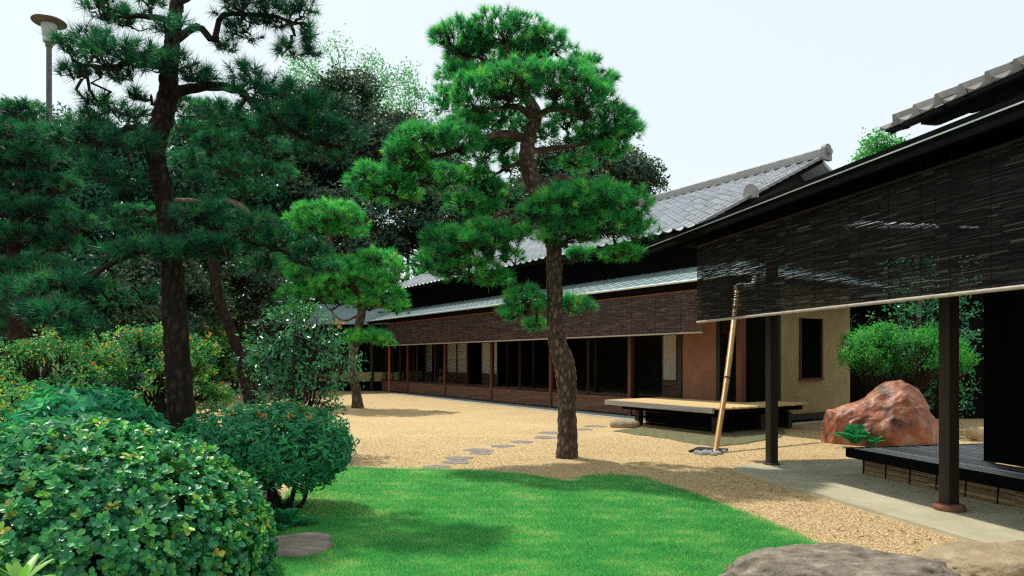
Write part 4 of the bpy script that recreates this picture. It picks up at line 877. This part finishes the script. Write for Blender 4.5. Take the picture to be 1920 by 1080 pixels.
mb = MB(); P2, D2 = dome(BC, (1.22, 1.08, .84), 1800, -.35, .06, 3.0, .3, 1.0); shoots(mb, P2, D2, 6, .07, .05, 30, 85, 'round', rng.uniform(0, .5, len(P2)), .1)
mb.build('inner_foliage', MT['hedge'], hb, kind='stuff')
lm = []
for q in range(6):
    b = MB(); leaves(b, np.zeros((1, 3)), np.array([[0, 1., 0]]), np.array([[0, 0, 1.]]), 0.055, .039, np.array([[.2, .32, .42, .52, .64, .78][q]]).ravel(), 'round', .10, .14); lm.append(b.mesh('leaf', MT['hedge']))
hoff = origin(hb)
for k in front:
    d = Vector(D[k]); e = d.orthogonal().normalized(); a0 = random.random() * 6.28
    for j in range(5):
        T = Matrix.Rotation(a0 + j * 2.4, 3, d) @ e; al = rad(random.uniform(32, 78)); T = (d * math.cos(al) + T * math.sin(al)).normalized()
        nn = (d - T * d.dot(T)).normalized(); X = T.cross(nn); s = random.uniform(.7, 1.1)
        o = bpy.data.objects.new('leaf', random.choice(lm)); col.objects.link(o); o.parent = hb
        o.matrix_local = Matrix.Translation(Vector(P[k] - hoff) + d * random.uniform(-.015, .015)) @ Matrix((X, T, nn)).transposed().to_4x4() @ Matrix.Scale(s, 4)
mb = MB(); stems(mb, [BC[0], BC[1], .15], P[rng.choice(len(P), 160, replace=False)] * .985 + BC * .015, .03, .004, .5); mb.build('stems', MT['twig'], hb)

# bluish broad-leaved shrub behind it
c = np.array([-4.24, 6.75, .74]); sh = thing('broadleaf_shrub', (c[0], c[1], bedz(c[0], c[1])), 'bluish green long-leaved shrub between the round bush and the big pine', 'shrub')
P, D = dome(c, (.76, .6, .58), 500, -.5, .14, 3.0, .45, 4.0); mb = MB(); D = unit(D + [0, 0, .5]); shoots(mb, P, D, 7, .135, .060, 35, 88, 'long', np.clip(rng.normal(.45, .25, len(P)), 0, 1), .1, .12, .28, .01)
mb.build('foliage', MT['shrub'], sh, kind='stuff'); mb = MB(); stems(mb, [c[0], c[1], .2], P[:120], .025, .006); mb.build('stems', MT['twig'], sh)

# nandina-like shrub with orange tips on a leaning stem
c = np.array([-2.56, 7.12, .66]); base = np.array([-2.34, 7.0, 0.0])
nd = thing('heavenly_bamboo_shrub', base, 'umbrella shaped shrub with fine leaves and orange young tips at the lawn edge', 'shrub')
P, D = dome(c, (.93, .78, .47), 1250, -.75, .10, 2.5, .35, 7.0); zf = (P[:, 2] - c[2]) / .47
D = unit(D + [0, 0, .15]); mb = MB(); shoots(mb, P, D, 9, .085, .031, 45, 108, 'long', np.clip(rng.normal(.4, .25, len(P)), 0, 1), .12, .1, .35, .022)
mb.build('foliage', MT['nandina'], nd, kind='stuff')
tp = (zf > .62) & (rng.random(len(P)) < .11); mb = MB(); shoots(mb, P[tp] + [0, 0, .025], D[tp], 8, .06, .020, 15, 70, 'long', rng.random(tp.sum()), .15, .1, .2, .012); mb.build('young_leaves', MT['orange'], nd, kind='stuff')
for tip in [(-2.55, 7.12, .5), (-2.75, 7.2, .5), (-2.1, 6.98, .48), (-2.4, 6.8, .45), (-2.25, 7.25, .5)]:
    q = spline([base + rng.normal(0, .02, 3) * [1, 1, 0] - [0, 0, .03], base * .5 + np.array(tip) * .5 + rng.normal(0, .05, 3), tip], 10); one(lambda b: tube(b, q, np.linspace(.032, .014, 10), 8), 'stem', MT['twig'], nd, smooth=True)
mb = MB(); stems(mb, [-2.4, 7.02, .4], P[rng.choice(len(P), 150)], .013, .004); mb.build('twigs', MT['twig'], nd)

# twiggy camellia behind it
c = np.array([-3.5, 11.3, 1.65]); base = np.array([-3.55, 11.2, 0.0]); cmm = thing('camellia_shrub', base, 'loose twiggy shrub with small shiny leaves between the two gravel pines', 'shrub')
P, D = dome(c, (.98, .8, .88), 440, -.85, .2, 2.5, .7, 2.0)
P = np.r_[P, np.array([-3.1, 11.3, .75]) + rng.normal(0, .2, (70, 3)), np.array([-3.9, 11.2, 1.0]) + rng.normal(0, .22, (80, 3))]; D = np.r_[D, unit(rng.normal(size=(150, 3)) + [0, 0, .6])]
mb = MB(); shoots(mb, P, unit(D + [0, 0, .3]), 6, .085, .042, 30, 100, 'long', np.clip(rng.normal(.4, .25, len(P)), 0, 1), .12, .15, .15, .05); mb.build('foliage', MT['camellia'], cmm, kind='stuff')
for k in range(9):
    a = rng.uniform(0, 6.28); tip = c + np.array([.65 * math.cos(a), .55 * math.sin(a), rng.uniform(.1, .7)]); q = spline([base + [.1 * math.cos(a), .1 * math.sin(a), -.03], base * .45 + tip * .55 + rng.normal(0, .07, 3), tip], 12)
    one(lambda b: tube(b, q, np.linspace(.024, .007, 12), 6), 'stem', MT['twig' if k % 3 else 'paletwig'], cmm, smooth=True)
mb = MB(); stems(mb, [-3.52, 11.22, .6], P, .012, .004, .55, .15); mb.build('twigs', MT['twig'], cmm)
mb = MB(); q = R(638, 608, 11.3) + rng.normal(0, .035, (7, 3)); shoots(mb, q, np.tile([0, 0, 1.], (7, 1)), 6, .06, .03, 20, 80, 'long', rng.random(7)); mb.build('young_leaves', MT['orange'], cmm, kind='stuff')

# yellow-green shrubs behind the big pine
def leafy(name, label, c, r, n, L, W, material, seed, cat='shrub', k=7, stemr=.03, base=None, zmin=-.6, sub=None, group=None, mat2='twig', spread=.03):
    c = np.asarray(c, float); b0 = np.array(base if base is not None else [c[0], c[1], bedz(c[0], c[1])])
    t = thing(name, b0, label, cat, group)
    if sub: P, D, _ = clumpy(c, r, sub[0], sub[1], n, zmin, seed)
    else: P, D = dome(c, r, n, zmin, .2, 2.5, .5, seed)
    mb = MB(); shoots(mb, P, unit(D + [0, 0, .4]), k, L, W, 30, 95, 'diamond', np.clip(rng.normal(.42, .28, len(P)), 0, 1), .14, .12, .15, spread)
    mb.build('foliage', MT[material], t, kind='stuff')
    if material == 'yellowgreen':
        i = (D[:, 2] > .55) & (rng.random(len(P)) < .055); mb = MB(); shoots(mb, P[i] + [0, 0, L * .6], D[i], 6, L * .9, W * .8, 15, 75, 'diamond', rng.random(i.sum())); mb.build('young_leaves', MT['orange'], t, kind='stuff')
    mb = MB(); stems(mb, b0, P[rng.choice(len(P), min(len(P), 260), replace=False)], stemr, stemr * .2, .45); mb.build('stems', MT[mat2], t)
    return t
leafy('azalea_shrub', 'yellowish shrub with orange flecks at the left edge, beyond the bluish shrub', (-7.9, 11.5, 1.1), (1.25, 1.0, 1.0), 60, .07, .035, 'yellowgreen', 1.2, sub=(26, .38))
leafy('azalea_shrub', 'bright yellow-green shrub just left of the big pine trunk', (-6.75, 13.0, 1.1), (1.15, .9, 1.05), 60, .075, .038, 'yellowgreen', 2.2, sub=(26, .38))
leafy('azalea_shrub', 'bright yellow-green shrub seen right of the big pine trunk', (-11.7, 27, 1.55), (1.75, 1.4, 1.2), 60, .13, .065, 'yellowgreen', 3.2, sub=(24, .6), base=(-11.7, 27, 0))
leafy('azalea_shrub', 'low dark leafy shrub in shade under the left edge pine', (-6.6, 9.2, .65), (1.0, .8, .7), 60, .07, .034, 'yellowgreen', 4.2, sub=(20, .32))
leafy('evergreen_shrub', 'dark low shrub on the gravel edge behind the yellow-green shrubs', (-10.6, 19.5, 1.2), (1.5, 1.2, 1.1), 60, .12, .06, 'darkgreen', 5.2, sub=(22, .5), base=(-10.6, 19.5, 0))

# pale strap-leaved plant in the bottom left corner: every leaf is a part
sp_ = thing('strap_leaf_plant', (-1.93, 2.62, .1), 'pale yellow-green strap-leaved plant in the bottom left corner', 'plant')
for (cx, cz, n) in [(-2.02, .70, 13), (-1.80, .64, 10), (-2.2, .66, 8)]:
    for k in range(n):
        a = k * 2.4 + random.random(); e = rad(random.uniform(12, 65)); L = random.uniform(.13, .21); b = MB()
        d = np.array([math.cos(a) * math.cos(e), math.sin(a) * math.cos(e), math.sin(e)]); p0 = np.array([cx, 2.72 if cx > -1.9 else 2.8, cz - .03])
        t = np.linspace(0, 1, 6)[:, None]; mid = p0 + d * L * t - np.array([0, 0, 1]) * L * .22 * t ** 2; s = unit(np.cross(d, [0, 0, 1])); wd = .034 * np.sin(np.clip(t * .92 + .06, 0, 1) * math.pi) ** .7
        v = np.stack([mid - s * wd / 2 + [0, 0, .004], mid, mid + s * wd / 2 + [0, 0, .004]], 1).reshape(-1, 3); i = np.arange(5)[:, None] * 3
        b.add(v, np.r_[np.c_[i, i + 1, i + 4, i + 3], np.c_[i + 1, i + 2, i + 5, i + 4]], random.random()); b.build('leaf', MT['lilyleaf'], sp_, smooth=True)
    one(lambda b: tube(b, [(cx, 2.72 if cx > -1.9 else 2.8, .05), (cx, 2.72 if cx > -1.9 else 2.8, cz)], .012, 6), 'stem', MT['twig'], sp_)

# dark grass tufts and ferns beside the slab
def tuft(name, label, c, n, L, w, material, cat, group=None):
    t = thing(name, c, label, cat, group); mb = MB(); c = np.array(c)
    a = rng.random(n) * 6.283; e = np.radians(rng.uniform(25, 80, n)); l = L * rng.uniform(.6, 1.1, n)
    d = np.c_[np.cos(a) * np.cos(e), np.sin(a) * np.cos(e), np.sin(e)]; s = np.c_[-np.sin(a), np.cos(a), a * 0] * w / 2; tt = np.linspace(0, 1, 5)
    mid = c + np.c_[rng.normal(0, .04, (n, 2)), np.zeros(n)][:, None] + d[:, None] * (l[:, None] * tt)[..., None] - np.array([0, 0, 1.]) * (l[:, None] * .55 * tt ** 2.2)[..., None]
    ww = (1 - tt ** 2)[None, :, None]; v = np.stack([mid - s[:, None] * ww, mid + s[:, None] * ww], 2).reshape(-1, 3)
    b = np.arange(n)[:, None] * 10; k = np.arange(4)[None] * 2; f = np.stack([b + k, b + k + 1, b + k + 3, b + k + 2], -1).reshape(-1, 4)
    mb.add(v, f, np.repeat(rng.random(n), 10)); mb.build('blades', MT[material], t, kind='stuff'); return t
def fern(label, c, n, L, material='fern', group=None):
    t = thing('fern', c, label, 'fern', group); c = np.array(c, float)
    for k in range(n):
        a = k * 2.4 + random.random(); e = rad(random.uniform(35, 80)); l = L * random.uniform(.7, 1.1); d = np.array([math.cos(a) * math.cos(e), math.sin(a) * math.cos(e), math.sin(e)])
        tt = np.linspace(.05, 1, 30)[:, None]; mid = c + d * l * tt - np.array([0, 0, 1.]) * l * .42 * tt ** 2.2; s = unit(np.cross(d, [0, 0, 1.])); td = unit(np.gradient(mid, axis=0)); up = np.cross(s, td)
        if up[0][2] < 0: up = -up
        mb = MB(); ll = l * .25 * np.sin(np.clip(tt.ravel(), .02, .98) * math.pi) ** .6
        for sg in (-1, 1): leaves(mb, mid, s * sg + td * .45, up, ll, ll * .18, np.full(30, random.random()), 'diamond', .05, .15)
        sticks(mb, mid[:-1], mid[1:], .003, .002, 0, 1); mb.build('frond', MT[material], t)
    return t
tuft('grass_tuft', 'dark drooping grass tuft under the umbrella shaped shrub', G(528, 962), 190, .42, .012, 'darkgreen', 'grass tuft')
tuft('grass_tuft', 'dark short grass tuft between the round bush and the slab', G(512, 985), 130, .30, .012, 'darkgreen', 'grass tuft')
fern('dark green fern beside the pinkish slab', G(540, 992), 15, .34)
fern('small fern at the foot of the round bush', G(505, 1005), 11, .28)
fern('bright fern at the foot of the red rock', G(1597, 838) + [0, -.1, .05], 20, .58)
fern('small fern under the red rock beside the veranda deck', G(1632, 838) + [0, -.02, .02], 9, .40)

# right-hand garden corner
leafy('maple_tree', 'bright green maple bush arching over the red rock', (8.35, 14.6, 1.72), (1.18, .85, .60), 66, .055, .032, 'maple', 6.6, 'tree', 7, .03, (8.4, 14.7, 0), -.8, (46, .32), spread=.04)
ct = thing('camellia_tree', (9.25, 15.6, 0), 'tall dark camellia with shiny leaves behind the maple', 'tree')
P = np.r_[[np.array([9.25, 15.6, 0]) + np.array([rng.normal(0, .42), rng.normal(0, .35), z]) for z in rng.uniform(.4, 3.9, 420)], [np.array([10.15, 15.4, 0]) + np.array([rng.normal(0, .16), rng.normal(0, .3), z]) for z in rng.uniform(.3, 3.9, 150)]]
mb = MB(); shoots(mb, P, unit(rng.normal(size=P.shape) + [-.3, -.3, .6]), 6, .10, .052, 30, 100, 'long', np.clip(rng.normal(.4, .25, len(P)), 0, 1), .12, .15, .15, .05); mb.build('foliage', MT['camellia'], ct, kind='stuff')
one(lambda b: tube(b, spline([(9.25, 15.6, -.05), (9.2, 15.6, 1.5), (9.3, 15.55, 2.8), (9.25, 15.6, 3.9)], 24), np.linspace(.07, .03, 24), 8), 'trunk', MT['paletwig'], ct, smooth=True)
one(lambda b: tube(b, spline([(9.3, 15.6, .3), (9.8, 15.5, 1.2), (10.1, 15.4, 2.6), (10.15, 15.4, 3.8)], 20), np.linspace(.04, .02, 20), 7), 'branch', MT['twig'], ct, smooth=True)
mb = MB(); sticks(mb, np.c_[np.full(200, 9.25), np.full(200, 15.6), P[:200, 2] - .15], P[:200], .012, .004, .1, 4); mb.build('twigs', MT['twig'], ct)

# ================================================================== trees behind
def tree(label, px, py, Y, rx, ry, material, m, sub, n, L, seed, trunk_r=.3, dy=None, k=6, W=.55, gx=0, spread=None, name='broadleaf_tree', zmin=-.6):
    c = R(px, py, Y); s = Y / F; t = thing(name, (c[0] + gx, c[1], 0), label, 'tree', 'trees standing behind the garden')
    r = (rx * s, dy or rx * s * .8, ry * s)
    P, D, hubs = clumpy(c, r, m, sub, n, zmin, seed)
    mb = MB(); shoots(mb, P, D, k, L, L * W, 30, 95, 'diamond', np.clip(rng.normal(.42, .26, len(P)), 0, 1), .14, .12, .12, spread or L * .5); mb.build('crown', MT[material], t, kind='stuff')
    one(lambda b: tube(b, spline([(c[0] + gx, c[1], -.05), (c[0] + gx * .6, c[1], c[2] * .4), (c[0], c[1], c[2])], 20), np.linspace(trunk_r, trunk_r * .4, 20), 10), 'trunk', MT['darkbark'], t, smooth=True)
    mb = MB(); h = hubs; sticks(mb, np.c_[np.full(len(h), c[0]), np.full(len(h), c[1]), np.minimum(c[2], h[:, 2]) - rng.uniform(.1, .5, len(h)) * r[2]], h, trunk_r * .28, trunk_r * .08, .12, 6)
    kk = np.argmin(np.linalg.norm(P[::4][:, None] - h[None], axis=2), 1); sticks(mb, h[kk], P[::4], trunk_r * .09, trunk_r * .03, .15, 3); mb.build('branches', MT['twig'], t)
    return t
tree('big dark evergreen rising behind the gap between the two tall pines', 650, 300, 43, 130, 140, 'evergreen', 60, 1.5, 110, .30, 1.0, .45)
tree('dark olive evergreen just behind the big left pine', 480, 330, 40, 120, 120, 'evergreen', 55, 1.4, 100, .30, 2.0, .45)
tree('dark round evergreen behind the right side of the central pine', 1110, 365, 46, 130, 85, 'evergreen', 50, 1.3, 100, .32, 3.0, .4)
tree('dark evergreen seen under the left arm of the central pine', 800, 420, 40, 110, 120, 'evergreen', 48, 1.4, 90, .30, 4.0, .4)
tree('low dark evergreen behind the small cloud-pruned pine', 590, 470, 38, 130, 100, 'evergreen', 45, 1.3, 90, .28, 5.0, .35)
tree('dark leafy tree filling the left edge behind the dim pine', 60, 420, 27, 150, 190, 'darkgreen', 60, 1.1, 100, .22, 6.0, .3)
tree('mid green leafy tree between the dim pine and the big pine', 220, 430, 29, 120, 170, 'darkgreen', 55, 1.1, 100, .22, 7.0, .3)
tree('mid green tree behind the curved old pine', 390, 400, 34, 110, 170, 'darkgreen', 55, 1.2, 100, .25, 8.0, .3)
tree('dark shaded tree low behind the left edge shrubs', 90, 585, 24, 150, 85, 'darkgreen', 40, .9, 90, .2, 13.0, .2)
tree('dark shaded tree low behind the big pine trunk', 290, 575, 25, 120, 85, 'evergreen', 40, .9, 90, .2, 14.0, .2)
tree('dark shaded tree low behind the leaning old pine', 440, 560, 31, 100, 95, 'evergreen', 40, 1.0, 90, .22, 15.0, .2)
tree('pale feathery tree with sparse leaves above the dark evergreens', 650, 165, 56, 130, 74, 'feather', 64, .7, 11, .34, 9.0, .25, k=5, W=.4, spread=.35, zmin=-.9)
tree('small pale feathery tree between the evergreens and the central pine', 765, 215, 56, 45, 60, 'feather', 13, .9, 13, .34, 10.0, .2, k=5, W=.4, spread=.35, zmin=-.9)
tree('fresh green treetop just showing over the near roof', 1645, 318, 34, 48, 50, 'maple', 26, .55, 60, .16, 11.0, .2)
tree('dark evergreen at the far side of the house behind the central trunk', 960, 440, 44, 110, 70, 'evergreen', 40, 1.3, 80, .32, 12.0, .35)
# far-off wood that reads as one mass
mb = MB()
for x in np.arange(-62, 14, 2.6):
    c = np.array([x + random.uniform(-1, 1), 52 + random.uniform(-3, 6), random.uniform(3.5, 6.5)]); P, D, _ = clumpy(c, (2.6, 2.2, c[2]), 20, 1.5, 34, -.8, x); shoots(mb, P, D, 5, .42, .26, 30, 95, 'diamond', rng.random(len(P)), .1, .1, .1, .3)
for x in np.arange(-30, -9, 1.9):
    c = np.array([x + random.uniform(-.6, .6), 38.5 + random.uniform(-1.5, 1.5), random.uniform(1.8, 2.8)]); P, D, _ = clumpy(c, (1.9, 1.4, c[2]), 18, .9, 34, -.8, x); shoots(mb, P, D, 5, .24, .14, 30, 95, 'diamond', rng.random(len(P)) * .8, .1, .1, .1, .2)
props(mb.build('woodland', MT['evergreen'], kind='stuff'), 'dark far-off wood closing the garden behind the pines', 'wood')

# ================================================================== lamp
lx = R(92, 240, 16); lp = thing('park_lamp', (lx[0], lx[1], 0), 'tall park lamp with a flat round cap above the left trees', 'lamp post')
z = lambda py: H + (673 - py) / F * 16
one(lambda b: lathe(b, (lx[0], lx[1], 0), [(.075, -.05), (.07, 3), (.058, z(88))], 16), 'pole', MT['lampmetal'], lp, smooth=True)
one(lambda b: lathe(b, (lx[0], lx[1], z(88)), [(.06, -.02), (.075, .0), (.085, .10), (.12, .12)], 20), 'collar', MT['lampmetal'], lp, smooth=False)
one(lambda b: lathe(b, (lx[0], lx[1], z(80)), [(.115, .0), (.125, .02), (.165, (80 - 47) / F * 16), (.15, (80 - 44) / F * 16)], 28), 'lamp_shade', MT['lampglass'], lp, smooth=False)
one(lambda b: lathe(b, (lx[0], lx[1], z(45)), [(.15, .0), (.35, .02), (.365, .045), (.34, .075), (.20, .11), (.06, .125)], 32), 'cap', MT['lampmetal'], lp, smooth=True)

# ================================================================== grass and loose gravel
def scatter(n, y0, y1):
    y = 1 / rng.uniform(1 / y1, 1 / y0, n); x = rng.uniform(-.82, .82, n) * y; return x, y
lawn2 = [p[:2] for p in LAWN]
x, y = scatter(1500000, 4.3, 10.6)
i = inpoly(x + rng.normal(0, .05, len(x)), y + rng.normal(0, .05, len(x)), lawn2); slab = ((x - G(553, 1028)[0]) / .36) ** 2 + ((y - G(553, 1028)[1]) / .33) ** 2 < .9
i &= ~slab; x, y = x[i], y[i]
pn = wob(np.c_[x, y, x * 0], 3.1, .7) * .5 + wob(np.c_[x * .6, y, x * 0], 9.0, 2.0) * .5
bare = np.exp(-((x - G(600, 945)[0]) / .55) ** 2 - ((y - 7.45) / .55) ** 2)
keep = rng.random(len(x)) < np.clip(1.0 - .25 * np.clip(pn, 0, 1) - .55 * bare, .2, 1); x, y, pn, bare = x[keep], y[keep], pn[keep], bare[keep]
m = len(x); a = rng.random(m) * 6.283; hgt = .030 * rng.uniform(.5, 1.3, m) * (1 - .3 * np.clip(pn, 0, 1)); w = .0022 + .0006 * y / 5
b0 = np.c_[x, y, np.full(m, .010)]; s = np.c_[np.cos(a), np.sin(a), a * 0] * w[:, None]
tip = b0 + np.c_[rng.normal(0, .012, (m, 2)), hgt]
rr_ = np.clip(rng.normal(.38, .17, m) + .26 * np.clip(pn, -.4, 1) + .55 * bare * rng.random(m) + (rng.random(m) < .09 + .32 * np.clip(pn - .15, 0, 1)) * .42, 0, 1)
mb = MB(); mb.add(np.stack([b0 - s, b0 + s, tip], 1).reshape(-1, 3), np.arange(m * 3).reshape(-1, 3), np.repeat(rr_, 3))
props(mb.build('grass', MT['grass'], kind='stuff'), 'short bright green mown grass of the lawn', 'grass')
print('grass blades', m)
x, y = scatter(240000, 4.6, 14); ap2 = [p[:2] for p in APRON]; u, v = (x - N.o[0]) * N.u[0] + (y - N.o[1]) * N.u[1], (x - N.o[0]) * N.v[0] + (y - N.o[1]) * N.v[1]
i = ~inpoly(x, y, lawn2) & ~inpoly(x, y, ap2) & (x > -1.6 - (y - 5) * .3) & ~((u < .1) & (v > -.8)) ; x, y = x[i][:70000], y[i][:70000]; m = len(x)
oc = np.array([[1, 0, 0], [-1, 0, 0], [0, 1, 0], [0, -1, 0], [0, 0, 1], [0, 0, -1.]]); of = np.array([[0, 2, 4], [2, 1, 4], [1, 3, 4], [3, 0, 4], [2, 0, 5], [1, 2, 5], [3, 1, 5], [0, 3, 5]])[:4]
a = rng.random(m) * 6.283; r_ = rng.uniform(.005, .0105, m)
o3 = oc[None] * np.stack([r_ * rng.uniform(.7, 1.3, m), r_, r_ * .7], 1)[:, None] * rng.uniform(.8, 1.2, (m, 6, 1))
vx = o3[..., 0] * np.cos(a)[:, None] - o3[..., 1] * np.sin(a)[:, None]; vy = o3[..., 0] * np.sin(a)[:, None] + o3[..., 1] * np.cos(a)[:, None]
v = np.stack([vx + x[:, None], vy + y[:, None], o3[..., 2] + .002], -1)
mb = MB(); mb.add(v.reshape(-1, 3), (np.arange(m)[:, None, None] * 6 + of[None]).reshape(-1, 3), np.repeat(rng.random(m), 6))
props(mb.build('loose_gravel', MT['pebble'], kind='stuff'), 'loose golden gravel lying on the courtyard', 'gravel')


# a few fallen pine needles and dry leaves on the gravel
x, y = scatter(2600, 5, 24); i = ~inpoly(x, y, lawn2) & (x > -1.8 - (y - 5) * .3) & ((x - N.o[0]) * N.v[0] + (y - N.o[1]) * N.v[1] < -.9); x, y = x[i], y[i]; m = len(x); a = rng.random(m) * 6.283
mb = MB(); big = rng.random(m) < .35
leaves(mb, np.c_[x, y, np.full(m, .012)], np.c_[np.cos(a), np.sin(a), rng.normal(.02, .08, m)], np.c_[rng.normal(0, .2, (m, 2)), np.ones(m)], np.where(big, .035, .075) * rng.uniform(.6, 1.2, m), np.where(big, .018, .004), rng.random(m))
props(mb.build('fallen_leaves', MT['twig'], kind='stuff'), 'fallen needles and dry leaves on the gravel', 'leaves')
